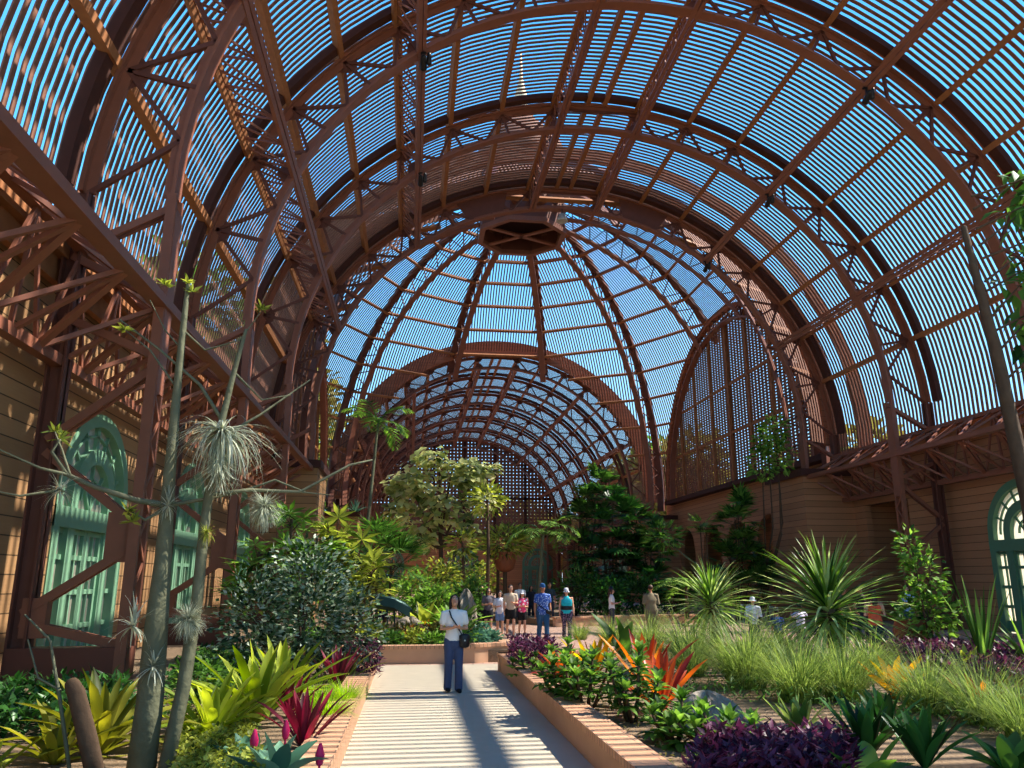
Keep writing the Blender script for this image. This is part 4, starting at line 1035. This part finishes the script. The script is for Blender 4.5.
cover('litter', 'fallen leaves and low weeds on the mulch of the right bed', [(640,785),(760,790),(700,700),(590,700)], 380, .06, .025, .03, L_OLIVE)
cover('litter', 'low green weeds over the back of the right bed', [(640,700),(1000,740),(930,672),(590,650)], 2600, .12, .03, .25, L_GREEN)
# bed along the right wall
c = gz(930, 650, .28); shrub('leafy_shrub', 'tall light green shrub by the column left of the right-hand green door', 'shrub', c, [((0,0,.9),(.6,.5,.8)),((.1,0,1.8),(.5,.45,.7)),((-.2,0,2.4),(.3,.3,.5)),((.6,.1,.8),(.4,.4,.5))], 700, .2, .11, L_BRIGHT, 6)
c = gz(915, 648, .28); t = empty('clay_pot', c, 'brown rounded clay pot beside the light green shrub', 'plant pot'); m = MB(); m.lathe((0,0,0), [(.2,0),(.4,.16),(.46,.4),(.4,.62),(.43,.67),(.34,.67)], 20); m.build('pot', CLAY, t)
m = MB(); leafball(m, (0,0,.85), (.4,.3,.25), 150, .2, .1, .3); m.build('foliage', L_GREEN, t)
rosette('strap_leaf_clump', 'tall bright upright leaves before the right-hand green door', 'foliage plant', gz(985,668,.28), 18, 1.9, .12, L_BRIGHT, (70,88), (.0,.25), 1, .2)
rosette('strap_leaf_clump', 'small pale leaf rosette beside the tall upright leaves', 'foliage plant', gz(968,672,.28), 16, .6, .12, L_YG, (35,85), (.2,.8), 2, .2)
rosette('strap_leaf_clump', 'arching green leaves at the right edge before the green door', 'foliage plant', gz(1030,668,.28), 18, 1.5, .12, L_BRIGHT, (30,80), (.3,1.1), 1, .2)
# tall palms and trees under the dome, right
def head_list(b, pts): return [tuple(gy(px, py, b.y+dy)-b) for px, py, dy in pts]
b = V((9.9, 40, .28))
fanpalm('lady_palm', 'tall dark multi-stemmed palm clump right of the visitors, under the dome', b, head_list(b, [(612,500,0),(600,520,.3),(628,520,0),(590,548,0),(618,540,-.3),(640,548,.2),(606,565,.3),(630,570,-.3),(585,575,.2),(650,575,0),(598,590,-.2),(622,592,.3)]), 18, 1.0, L_DARK, W=.16, nf=10)
fanpalm('lady_palm', 'bright crowned palm stems at the left of the dark clump', V((8.1,41,.28)), head_list(V((8.1,41,.28)), [(588,495,0),(575,540,0),(580,515,.3),(600,480,0)]), 15, .8, L_GREEN, W=.15, nf=10)
fanpalm('lady_palm', 'sunlit palm heads at the right of the dark clump', V((11.6,40,.28)), head_list(V((11.6,40,.28)), [(652,530,0),(645,550,.2),(662,545,0),(636,515,0)]), 14, .8, L_GREEN, W=.15, nf=10)
b = V((15.6, 38, 0)); fanpalm('fan_palm', 'green fan palm against the boarded wall under the arched lattice', b, head_list(b, [(735,520,0),(742,545,0),(752,560,.3),(730,558,.2),(765,575,0),(748,585,-.3),(738,510,.2)]), 17, .95, L_GREEN, W=.13, nf=12)
b = V((14.3, 38, 0)); fanpalm('fan_palm', 'small leaning fan palm left of the green one at the boarded wall', b, head_list(b, [(706,530,0),(700,525,.3)]), 9, .7, L_BRIGHT, W=.09, nf=11)
b = V((16.9, 38, 0)); t = empty('slender_tree', b, 'tall thin multi-stemmed tree with a leafy top before the near right pier', 'tree'); m = MB(); f = MB()
for px, py in ((768,440),(778,455),(762,462),(775,432)):
    tp_ = gy(px, py, 38)-b; m.tube([(rnd(-.4,.4),0,-.03), (tp_.x+rnd(-.2,.2),0,tp_.z*.5), tp_], [.05,.045,.03], 6); leafball(f, tp_, (.7,.6,1.0), 170, .34, .15, -.1)
m.build('trunk', BARK2, t); f.build('foliage', L_BRIGHT, t)
b = V((11.8, 34, .28)); t = empty('fern', b, 'spreading tree fern behind the man in khaki', 'fern'); f = MB()
for k in range(14): frond(f, (0,0,1.3), k*2.399, rnd(.1,.9), 1.7, rnd(.8,1.6), 20, .06, .4)
f.build('fronds', L_BRIGHT, t); m = MB(); m.tube([(0,0,-.05),(0,0,1.3)], [.09,.07], 8); m.build('trunk', BARK2, t)
for (x, y, s, n, mat, lb) in ((8.6,36,1.3,800,L_DARK,'dark undergrowth bush behind the woman in turquoise'), (10.6,37,1.4,800,L_DARK,'dark bush behind the person in the dark cap'), (12.4,37.5,1.2,700,L_GREEN,'green bush behind the man in khaki'), (7.6,37.5,1.6,800,L_GREEN,'green bush beyond the man in the blue shirt')):
    shrub('leafy_bush', lb, 'bush', V((x,y,.28)), [((0,0,s*.7),(s*.8,s*.6,s*.7)),((s*.4,.1,s*.9),(s*.5,s*.45,s*.5))], n, .26, .11, mat, 4)
# leaning bare branch of a small tree
b = V((13.2, 37.2, .28)); t = empty('leaning_tree', b, 'small leaning tree with one pale bare limb, right of the dark palms', 'tree'); m = MB()
m.tube([(0,0,-.05), gy(715,575,37.2)-b, gy(690,560,37.2)-b, gy(668,542,37.2)-b], [.09,.06,.05,.04], 7); m.build('trunk', BARK, t); f = MB(); leafball(f, gy(664,536,37.2)-b, (.9,.7,.6), 160, .4, .13, 0); f.build('foliage', L_BRIGHT, t)
# leafy branch near the camera, upper right
b = V((7.7, 9.3, .26)); t = empty('broadleaf_tree', b, 'tree reaching in at the upper right edge with broad dark leaves', 'tree'); m = MB(); f = MB()
m.tube([(0,0,-.05),(.15,0,2.5),(0,0,4.6),(-.2,0,6.4)], [.12,.1,.08,.04], 8)
for px, py in ((1015,180),(1012,215),(1020,250),(1014,285),(1022,320),(1030,200),(1035,260),(1032,350),(1045,170),(1050,230),(1050,300)):
    c = gy(px+6, py, 9.3)-b; m.tube([(0,0,c.z-.5), c], [.02,.008], 5)
    for k in range(22):
        f.leaf(c+V((rnd(-.16,.16),rnd(-.25,.25),rnd(-.2,.2))), (rnd(-.8,.8), rnd(-.8,.8), rnd(-1.2,.1)), (rnd(-.5,.5), rnd(-1,0), 1), rnd(.22,.36), rnd(.11,.16), rnd(0,1))
m.build('trunk', BARK2, t); f.build('foliage', L_GREEN, t)
# agave on the far left pier
rosette('agave', 'small spiky plant on top of the far left pier', 'agave', V((-4.7,67.2,7.3)), 20, 1.5, .2, L_AGAVE, (15,80), (.1,.5), 1)
# ---- trees and a pale building outside, seen through the slats
def outer_tree(pos, h, r, label, mat):
    t = empty('outside_tree', pos, label, 'tree', 'trees outside the lath house'); m = MB()
    for c, k in (((0,0,h*.62),1.),((r*.5,.2*r,h*.55),.75),((-r*.5,-.2*r,h*.5),.75),((.1*r,-.4*r,h*.8),.7),((-.2*r,.4*r,h*.72),.75)):
        leafball(m, c, (r*k,r*k,h*.3*k), int(520*k), 1.1, .75, .2, .45)
    m.build('crown', mat, t); m = MB(); m.tube([(0,0,-.1),(.2,0,h*.3),(0,0,h*.65)], [r*.09,r*.07,r*.03], 8); m.build('trunk', BARK2, t)
k = 0
for (x, y, h, r) in ((-17,30,11,5),(-20,40,13,6),(-18,49,20,7),(-18,61,26,7.5),(-14,78,30,6.5),(-15,92,29,7),(-15,104,25,6),(36,62,14,6),(28,79,17,5),(28,90,18,5),(28,101,18,5),(42,46,11,5),(44,34,12,5),(36,24,9,4),(3,136,16,7),(-9,132,14,6),(17,134,15,7),(26,128,13,6),(-24,22,9,4),(-15,113,18,6),(29,113,16,5)):
    side = 'left' if x < -4 else ('right' if x > 27 else 'end')
    outer_tree((x,y,-.06), h, r, 'olive-green tree outside the %s, glimpsed through the slats, %s along it' % ('far end wall' if side == 'end' else side+' side', lw[k % 12] + ('' if k < 12 else ' further')), L_OLIVE if k % 3 else L_GREEN); k += 1
t = empty('pale_building', (62, 46, -.06), 'pale curved-roof building outside, seen through the slats on the right', 'building')
m = MB(); m.box((-9,-14,0),(9,14,12)); m.build('wall', plain('cream_render', (226,206,170), .8), t); m = MB(); m.lathe((0,0,12), [(9.5,0),(9,2),(7,4),(4,5.4),(.6,6)], 24); m.build('roof', plain('cream_roof', (232,214,180), .8), t)

MB.clamp = False
# ------------------------------------------------------------------ people
SKIN = plain('skin_light', (214,160,128), .55, 0, .06); SKIN2 = plain('skin_tan', (178,122,90), .55, 0, .06)
SKIN3 = plain('skin_warm', (206,152,120), .5, 0, .06)
HAIRD = plain('dark_hair', (38,26,22), .6, 0, .3, 30.); HAIRB = plain('brown_hair', (74,50,36), .6, 0, .3, 30.)
def cloth(rgb, n=.12): return plain('cloth_%d_%d_%d' % rgb, rgb, .85, 0, n, 14.)
def patterned(name, a, b, scale):
    m, nt, bs = newmat(name); N = nt.nodes; L = nt.links
    tc = N.new('ShaderNodeTexCoord'); vo = N.new('ShaderNodeTexVoronoi'); vo.inputs['Scale'].default_value = scale; L.new(tc.outputs['Object'], vo.inputs['Vector'])
    lt = N.new('ShaderNodeMath'); lt.operation = 'LESS_THAN'; lt.inputs[1].default_value = .38; L.new(vo.outputs['Distance'], lt.inputs[0])
    mx = N.new('ShaderNodeMixRGB'); L.new(lt.outputs[0], mx.inputs[0]); mx.inputs[1].default_value = lin(a); mx.inputs[2].default_value = lin(b)
    L.new(mx.outputs[0], bs.inputs['Base Color']); bs.inputs['Roughness'].default_value = .85
    return m
EYEW = plain('eye_white', (230,226,220), .3, 0, 0.); LIP = plain('lips', (168,86,76), .5, 0, .05)
def fuse(m, name, mat, parent, vox=.014, extra=None):
    """voxel-fuse overlapping solids into one continuous surface, then add loose extras (fingers)"""
    o = m.build(name, mat)
    r = o.modifiers.new('r', 'REMESH'); r.mode = 'VOXEL'; r.voxel_size = vox; r.use_smooth_shade = True
    s = o.modifiers.new('s', 'SMOOTH'); s.factor = .5; s.iterations = 4
    dg = bpy.context.evaluated_depsgraph_get(); me = bpy.data.meshes.new_from_object(o.evaluated_get(dg))
    bpy.data.objects.remove(o)
    if extra is not None:
        e = extra.build('tmp', mat); em = e.data
        n = len(me.vertices); vs = [tuple(v.co) for v in me.vertices] + [tuple(v.co) for v in em.vertices]
        fs = [tuple(p.vertices) for p in me.polygons] + [tuple(n+i for i in p.vertices) for p in em.polygons]
        bpy.data.objects.remove(e); me = bpy.data.meshes.new(name); me.from_pydata(vs, [], fs)
    me.name = name
    for p in me.polygons: p.use_smooth = True
    me.materials.clear(); me.materials.append(mat); me.update()
    q = bpy.data.objects.new(name, me); COL.objects.link(q); q.parent = parent
    return q
def person(label, pos, face, H, top, topc, bottom, botc, skin=SKIN, hair=('short', HAIRD), arms=('down','down'), stride=.1, shoes=(40,38,40), hat=None, look=0., extras=(), girth=1.0, turn=0., group=None):
    """built facing -y at height 1.7, then scaled; arms: down / phone / hold / up / hip"""
    t = empty('person', pos, label, 'person', group, face); t.scale = (H/1.7,)*3
    g = girth; b = MB(); hd = MB()
    # joints
    hipz, kz, az = .90, .49, .085
    legs = []
    for s in (-1, 1):
        st = stride*s
        hip = V((s*.085*g, 0, hipz)); knee = V((s*.09, -.02-abs(st)*.15 - st*.5, kz)); ank = V((s*.095, .02 - st, az + max(0, -st)*.15))
        legs.append((hip, knee, ank)); 
        b.tube([hip, hip*.5+knee*.5+V((0,-.01,0)), knee, knee*.55+ank*.45+V((0,.022,0)), ank], [.088*g,.072*g,.054,.052,.036], 12)
        b.tube([ank+V((0,.05,-.05)), ank+V((0,-.05,-.05)), ank+V((0,-.15,-.062))], [(.034,.03),(.038,.032),(.03,.018)], 10, ref=(1,0,0))
    b.tube([(0,0,.86),(0,0,.95),(0,.0,1.06),(0,0,1.2),(0,.0,1.33),(0,.01,1.40)], [(.14*g,.1*g),(.155*g,.11*g),(.125*g,.095*g),(.15*g,.105*g),(.165*g,.095),(.1,.07)], 16, ref=(1,0,0))
    b.tube([(0,.01,1.38),(0,.0,1.5)], [.056,.05], 10)
    hc = V((0,-.015,1.585)); rot = Matrix.Rotation(turn, 3, 'Z') @ Matrix.Rotation(look, 3, 'X')
    def hp(x, y, z): return hc + rot @ V((x,y,z))
    b.ell(hp(0,.012,.02), (.074,.092,.098), 14, 10, rot=rot); b.ell(hp(0,-.03,-.05), (.055,.06,.062), 12, 8, rot=rot)
    b.tube([hp(0,-.085,.012), hp(0,-.108,-.022)], [.008,.014], 8)
    for s in (-1, 1): b.ell(hp(s*.074,.015,-.005), (.012,.02,.03), 8, 6, rot=rot)
    hands = []; el_w = []
    for s, kind in zip((-1, 1), arms):
        sh = V((s*.175*(.6+.4*g), .01, 1.375))
        if kind == 'down': el, wr = sh+V((s*.05,.02,-.29)), sh+V((s*.065,-.05,-.53))
        elif kind == 'hold': el, wr = sh+V((s*.06,.0,-.28)), V((s*.035,-.24,1.13))
        elif kind == 'phone': el, wr = sh+V((s*.05,.0,-.27)), V((s*.06,-.29,1.2))
        elif kind == 'up': el, wr = sh+V((s*.16,-.08,-.12)), sh+V((s*.03,-.2,.1))
        elif kind == 'behind': el, wr = sh+V((s*.06,.06,-.28)), V((s*.04,.16,.98))
        else: el, wr = sh+V((s*.14,.06,-.22)), V((s*.17,-.06,1.0))
        el_w.append((sh, el, wr))
        b.tube([sh+V((-s*.05,0,-.02)), sh, sh*.5+el*.5, el, el*.5+wr*.5, wr], [.06,.056,.046,.038,.035,.026], 10)
        d = (wr-el).normalized(); pc = wr + d*.05; b.tube([wr, pc, wr+d*.085], [(.024,.024),(.038,.016),(.036,.013)], 10, ref=(0,1,0) if abs(d.y) < .7 else (1,0,0))
        w_ = V((0,1,0)) if abs(d.y) < .7 else V((1,0,0)); w_ = (w_ - d*w_.dot(d)).normalized(); nn = d.cross(w_)
        if nn.dot(V((-s,-.2,.2))) < 0: nn = -nn
        for j, (o_, l) in enumerate(((-.027,.062),(-.009,.074),(.009,.07),(.027,.056))):
            p0 = wr + d*.075 + w_*o_; p1 = p0 + d*l*.45 + nn*.004; p2 = p1 + (d*.75+nn*.6)*l*.32; p3 = p2 + (d*.3+nn*.9)*l*.26
            hd.tube([p0, p1, p2, p3], [.0095,.009,.008,.006], 7)
        th = wr + d*.03 - w_*.03; hd.tube([th, th + (d*.6-w_*.7)*.035, th + (d*.9-w_*.5+nn*.3)*.062], [.011,.01,.007], 7)
        hands.append(pc)
    fuse(b, 'body', skin, t, .015, hd)
    # face
    e = MB(); 
    for s in (-1, 1): e.ell(hp(s*.03,-.083,.016), (.013,.008,.008), 8, 6, rot=rot)
    e.build('eyes', EYEW, t)
    e = MB()
    for s in (-1, 1): e.ell(hp(s*.03,-.089,.016), (.006,.005,.006), 8, 6, rot=rot); e.tube([hp(s*.016,-.088,.036), hp(s*.046,-.08,.034)], [.004,.003], 5)
    e.build('pupils_and_brows', HAIRD, t)
    e = MB(); e.ell(hp(0,-.088,-.048), (.021,.007,.008), 8, 6, rot=rot); e.build('mouth', LIP, t)
    # hair
    if hair[0] != 'none':
        h = MB(); h.ell(hp(0,.03,.042), (.088,.094,.092), 14, 9, rot=rot)
        if hair[0] in ('long', 'tied'):
            h.tube([hp(0,.075,.04), hp(0,.09,-.06), (0,.1,1.44), (0,.115,1.33 if hair[0]=='long' else 1.4)], [(.08,.05),(.078,.045),(.085 if hair[0]=='long' else .03,.04),(.06 if hair[0]=='long' else .02,.02)], 12, ref=(1,0,0))
            for s in (-1, 1): h.tube([hp(s*.07,-.02,.05), hp(s*.084,.005,-.04), hp(s*.085,.03,-.13)], [.024,.03,.024], 8)
        fuse(h, 'hair', hair[1], t, .013)
    # top
    m = MB(); k = 1.0
    hem = {'tee': .90, 'tank': .86, 'shirt': .84, 'blouse': .86, 'jacket': .86}[top]
    m.tube([(0,0,hem),(0,0,.97),(0,0,1.07),(0,0,1.2),(0,.0,1.32),(0,.008,1.405)], [(.168*g,.125*g),(.168*g,.125*g),(.145*g,.112*g),(.168*g,.122*g),(.178*g if top!='tank' else .165*g,.108),(.1,.075)], 18, ref=(1,0,0))
    for (sh, el, wr), s in zip(el_w, (-1, 1)):
        if top == 'tank': m.tube([sh*.75+V((0,0,.34)), sh*.72+V((0,.0,.29))], [.035,.05], 8); continue
        f = 1.0 if top == 'jacket' else .62
        q_ = sh + (el-sh)*f
        pts = [sh+V((-s*.05,0,-.01)), sh+V((0,0,.0)), q_]; rr = [.075,.073,.066]
        if top == 'jacket': pts += [el*.4+wr*.6]; rr += [.048]
        m.tube(pts, rr, 12)
    fuse(m, {'tee':'tee_shirt','tank':'tank_top','shirt':'shirt','blouse':'blouse','jacket':'jacket'}[top], topc, t, .014)
    # bottom
    m = MB(); m.tube([(0,0,.80),(0,0,.90),(0,0,1.02)], [(.15*g,.115*g),(.165*g,.122*g),(.142*g,.108*g)], 16, ref=(1,0,0))
    if bottom == 'skirt': m.tube([(0,0,.52),(0,0,.75),(0,0,.95)], [(.22*g,.17*g),(.19*g,.14*g),(.15*g,.11*g)], 16, ref=(1,0,0))
    else:
        for hip, knee, ank in legs:
            if bottom == 'shorts': m.tube([hip, hip*.35+knee*.65], [.102*g,.095*g], 14)
            else: m.tube([hip, hip*.5+knee*.5, knee, knee*.5+ank*.5, ank+V((0,.0,-.03))], [.1*g,.09*g,.076,.072,.074], 14)
    fuse(m, {'skirt':'skirt','shorts':'shorts','jeans':'trousers'}[bottom], botc, t, .014)
    # shoes
    for hip, knee, ank in legs:
        m = MB(); m.tube([ank+V((0,.065,-.047)), ank+V((0,.0,-.04)), ank+V((0,-.09,-.052)), ank+V((0,-.165,-.06))], [(.036,.034),(.044,.042),(.047,.032),(.034,.022)], 12, ref=(1,0,0)); m.build('shoe', cloth(shoes), t)
    if hat:
        m = MB(); kind, hc_ = hat
        rows = []
        for r, z in ((.1,.035),(.102,.07),(.09,.115),(.06,.145),(.01,.155)): rows.append([hp(r*.86*math.cos(2*PI*i/18), .025+r*math.sin(2*PI*i/18), z) for i in range(18)])
        m.grid(rows, True)
        if kind == 'cap':
            m.face([hp(-.075,-.06,.045), hp(.075,-.06,.045), hp(.06,-.14,.03), hp(.02,-.165,.025), hp(-.02,-.165,.025), hp(-.06,-.14,.03)])
        else:
            m.grid([[hp(r*.9*math.cos(2*PI*i/18), .025+r*math.sin(2*PI*i/18), z) for i in range(18)] for r, z in ((.1,.045),(.145,.0))], True)
        m.build('sun_hat' if kind == 'bucket' else 'cap', hc_, t)
    for x in extras:
        if x == 'glasses':
            m = MB()
            for s in (-1, 1): m.ell(hp(s*.032,-.092,.016), (.026,.008,.02), 10, 6, rot=rot); m.bar(hp(s*.056,-.085,.018), hp(s*.078,.0,.016), .006, .006)
            m.bar(hp(-.01,-.098,.02), hp(.01,-.098,.02), .006, .006); m.build('sunglasses', BLACK, t)
    return t, el_w, hands
# the woman on the path
W_POS = gz(453, 692, 0)
t, ew, hn = person('woman in white tee shirt and blue jeans standing alone on the path, looking up', W_POS, R_(6), 1.64, 'tee', cloth((236,232,226),.04), 'jeans', cloth((64,76,106),.15), SKIN3, ('long', HAIRD), ('hold','hold'), .05, (24,22,24), None, R_(-22), (), 1.0)
bag = empty('crossbody_bag', W_POS, 'black crossbody bag hanging at the hip of the woman on the path', 'bag', None, R_(6)); bag.scale = (1.64/1.7,)*3
m = MB(); m.tube([(.17,-.16,.80),(.17,-.16,.98)], [(.09,.045),(.1,.045)], 14, ref=(1,0,0)); m.build('pouch', BLACK, bag)
m = MB(); m.sweep([(.12,-.155,1.0),(.02,-.15,1.17),(-.07,-.135,1.3),(-.1,-.07,1.41),(-.1,.02,1.425)], (.8,.3,.5), [(0,-1,0)]*3+[(0,-.5,.8),(0,0,1)], .028, .008); m.sweep([(-.1,.02,1.425),(-.06,.12,1.3),(.08,.15,1.1),(.2,.06,.98),(.22,-.1,.98)], (.6,0,.7), [(0,0,1),(0,1,0),(0,1,0),(1,0,0),(1,0,0)], .028, .008); m.build('strap', BLACK, bag)
m = MB(); m.ell((.17,-.21,.9), (.015,.006,.015), 8, 6); m.build('clasp', plain('silver_clasp', (210,210,205), .3, .8), bag)
# walking group
def at(px, y): c = gy(px, 580, y); return V((c.x, y, 0))
HB = plain('blue_cap', (44,92,140), .8); HW = plain('white_hat', (236,234,232), .8); HN = plain('dark_cap', (30,30,44), .8)
t, ew, hn = person('man in blue patterned shirt, blue cap and jeans walking ahead of the group', gz(543,643,0), R_(4), 1.76, 'shirt', patterned('blue_floral_cloth', (50,84,164), (150,176,214), 22.), 'jeans', cloth((44,84,120)), SKIN2, ('short', HAIRD), ('down','down'), .16, (60,56,56), ('cap', HB), 0, (), 1.12)
MP = t.location
sl_ = empty('sling_bag', MP, 'black sling bag across the man in the blue patterned shirt', 'bag', None, R_(4)); m = MB(); m.tube([(.1,-.16,.95),(.24,-.12,.9)], [(.035,.06),(.045,.07)], 10, ref=(0,1,0)); m.build('pouch', BLACK, sl_); m = MB(); m.sweep([(-.17,-.1,1.15),(0,-.16,1.03),(.12,-.16,.96)], (.3,0,1), [(0,-1,0)]*3, .03, .01); m.build('strap', BLACK, sl_)
t, ew, hn = person('woman in turquoise tank top, white sun hat and patterned leggings', gz(567,637.5,0), R_(-4), 1.6, 'tank', cloth((30,178,190)), 'jeans', patterned('dark_patterned_cloth', (34,34,58), (150,120,150), 26.), SKIN, ('short', HAIRB), ('down','down'), .1, (70,60,60), ('bucket', HW), 0, ('glasses',), 1.28)
wp = empty('waist_pack', t.location, 'wide black waist pack on the woman in turquoise', 'bag', None, R_(-4)); wp.scale = t.scale; m = MB(); m.tube([(0,0,.97),(0,0,1.08)], [(.215,.165),(.2,.155)], 20, ref=(1,0,0)); m.build('belt', BLACK, wp)
person('man in beige tee shirt and black shorts holding a phone', gz(510.5,637,0), R_(6), 1.72, 'tee', cloth((196,176,150)), 'shorts', cloth((26,26,28)), SKIN, ('short', HAIRD), ('down','hold'), .12, (60,60,60))
person('girl in white top and pink jacket with cap and black shorts', at(522, 28.8), R_(4), 1.5, 'tee', patterned('pink_white_cloth', (228,70,120), (240,232,236), 9.), 'shorts', cloth((26,26,28)), SKIN, ('long', HAIRD), ('hold','hold'), .1, (40,40,44), ('cap', HW))
person('woman in grey top, black shorts and sunglasses looking at her phone', at(488.5, 29.2), R_(10), 1.6, 'tee', cloth((96,92,100)), 'shorts', cloth((30,30,36)), SKIN, ('long', HAIRB), ('hold','hold'), .06, (50,46,50), None, R_(14), ('glasses',))
person('girl in white blouse and light blue denim shorts behind the man in beige', at(500, 28.4), R_(-8), 1.52, 'blouse', cloth((226,226,234),.06), 'shorts', cloth((110,140,184)), SKIN, ('long', HAIRD), ('hold','down'), .08, (200,196,190), None, R_(10))
person('person in white shirt behind the group, dark hair above the girl with the cap', at(520, 36.5), R_(0), 1.75, 'tee', cloth((222,222,226),.06), 'jeans', cloth((50,54,74)), SKIN2, ('short', HAIRD))
person('person in dark shirt behind the group, left of the blue cap', at(531, 38), R_(0), 1.62, 'tee', cloth((46,42,52)), 'jeans', cloth((40,44,60)), SKIN2, ('long', HAIRD))
person('tall person in dark clothes right behind the man in the blue cap', at(549.5, 36), R_(0), 1.78, 'tee', cloth((40,56,66)), 'jeans', cloth((40,44,60)), SKIN2, ('short', HAIRD))
person('person in black standing behind the woman in grey', at(481.5, 31), R_(20), 1.68, 'jacket', cloth((28,26,30)), 'jeans', cloth((28,28,34)), SKIN, ('long', HAIRD))
person('person in white tee and dark cap standing sideways, turned to the man in khaki', at(611, 29.5), R_(80), 1.62, 'tee', cloth((234,232,228),.04), 'jeans', cloth((60,60,72)), SKIN, ('long', HAIRB), ('hold','down'), .0, (50,46,50), ('cap', HN))
person('man in khaki jacket seen from behind', at(650, 27.5), R_(176), 1.72, 'jacket', cloth((122,110,84)), 'jeans', cloth((104,96,76)), SKIN2, ('short', HAIRB), ('hold','hold'), .0, (50,46,50), None, 0, (), 1.25)
person('woman in orange tank top and navy skirt seen from behind, beyond the large spiky plant', at(871, 18.6), R_(168), 1.66, 'tank', cloth((224,98,62)), 'skirt', cloth((26,30,58)), SKIN, ('long', HAIRB), ('hold','hold'), .0, (60,50,50))
person('woman in pale blue shirt and jeans standing by the dark recess in the right wall', at(905.5, 27.5), R_(-30), 1.68, 'shirt', cloth((170,190,222),.06), 'jeans', cloth((50,76,130)), SKIN, ('long', HAIRD), ('hold','down'))
person('child in pale lilac top with raised arms, left of the large spiky plant', at(797, 20.5), R_(190), 1.28, 'tee', cloth((206,196,212),.06), 'jeans', cloth((40,40,52)), SKIN2, ('short', HAIRD), ('up','up'), .0)
person('child in navy blue top between the two spiky plants', at(774, 20.0), R_(186), 1.16, 'tee', cloth((38,66,126)), 'jeans', cloth((40,40,52)), SKIN2, ('short', HAIRD), ('down','down'), .0)
person('person in white hooded top bending over, behind the smaller spiky plant', at(751, 22.0), R_(150), 1.42, 'jacket', cloth((230,228,224),.05), 'jeans', cloth((70,66,76)), SKIN, ('none', HAIRD), ('hold','hold'), .0, (40,40,40), ('bucket', HW))
person('person in teal top behind the bronze bird, half hidden by leaves', at(383, 30.5), R_(10), 1.66, 'tee', cloth((30,150,140)), 'jeans', cloth((34,36,60)), SKIN2, ('long', HAIRD))
for px, y, rgb, lb, h in ((858, 25.5, (58,44,44), 'person in dark clothes in the shade by the near right pier', 1.7), (842, 27.0, (90,74,66), 'second person in the shade left of the one by the near right pier', 1.62)):
    person(lb, at(px, y), R_(20), h, 'tee', cloth(rgb), 'jeans', cloth((36,36,46)), SKIN2, ('short', HAIRD))
# ------------------------------------------------------------------ light and sky
w = bpy.data.worlds.new('world'); sc.world = w; w.use_nodes = True
N = w.node_tree.nodes; L = w.node_tree.links
tc = N.new('ShaderNodeTexCoord'); sp = N.new('ShaderNodeSeparateXYZ'); L.new(tc.outputs['Generated'], sp.inputs[0])
cr = N.new('ShaderNodeValToRGB'); E_ = cr.color_ramp.elements
E_[0].position = 0.0; E_[0].color = lin((196,222,240)); E_[1].position = .9; E_[1].color = lin((40,118,206))
x_ = E_.new(.12); x_.color = lin((150,206,242)); x_ = E_.new(.45); x_.color = lin((84,168,232))
L.new(sp.outputs['Z'], cr.inputs[0]); L.new(cr.outputs[0], N['Background'].inputs['Color'])
N['Background'].inputs['Strength'].default_value = SKY_STRENGTH
sl = bpy.data.lights.new('sun', 'SUN'); so = bpy.data.objects.new('sun', sl); COL.objects.link(so)
sl.energy = SUN_STRENGTH; sl.angle = R_(.42); sl.color = (1.0, .95, .86)
e = R_(52.4); az = R_(1.0)
sd = V((math.cos(e)*math.cos(az), math.cos(e)*math.sin(az), math.sin(e)))
so.rotation_euler = sd.to_track_quat('Z', 'Y').to_euler(); so.location = (40, 10, 60)
sc.view_settings.view_transform = 'Standard'; sc.view_settings.look = 'None'; sc.view_settings.exposure = EXPO
sc.cycles.max_bounces = 6; sc.cycles.transmission_bounces = 3; sc.cycles.diffuse_bounces = 4; sc.cycles.sample_clamp_indirect = 8
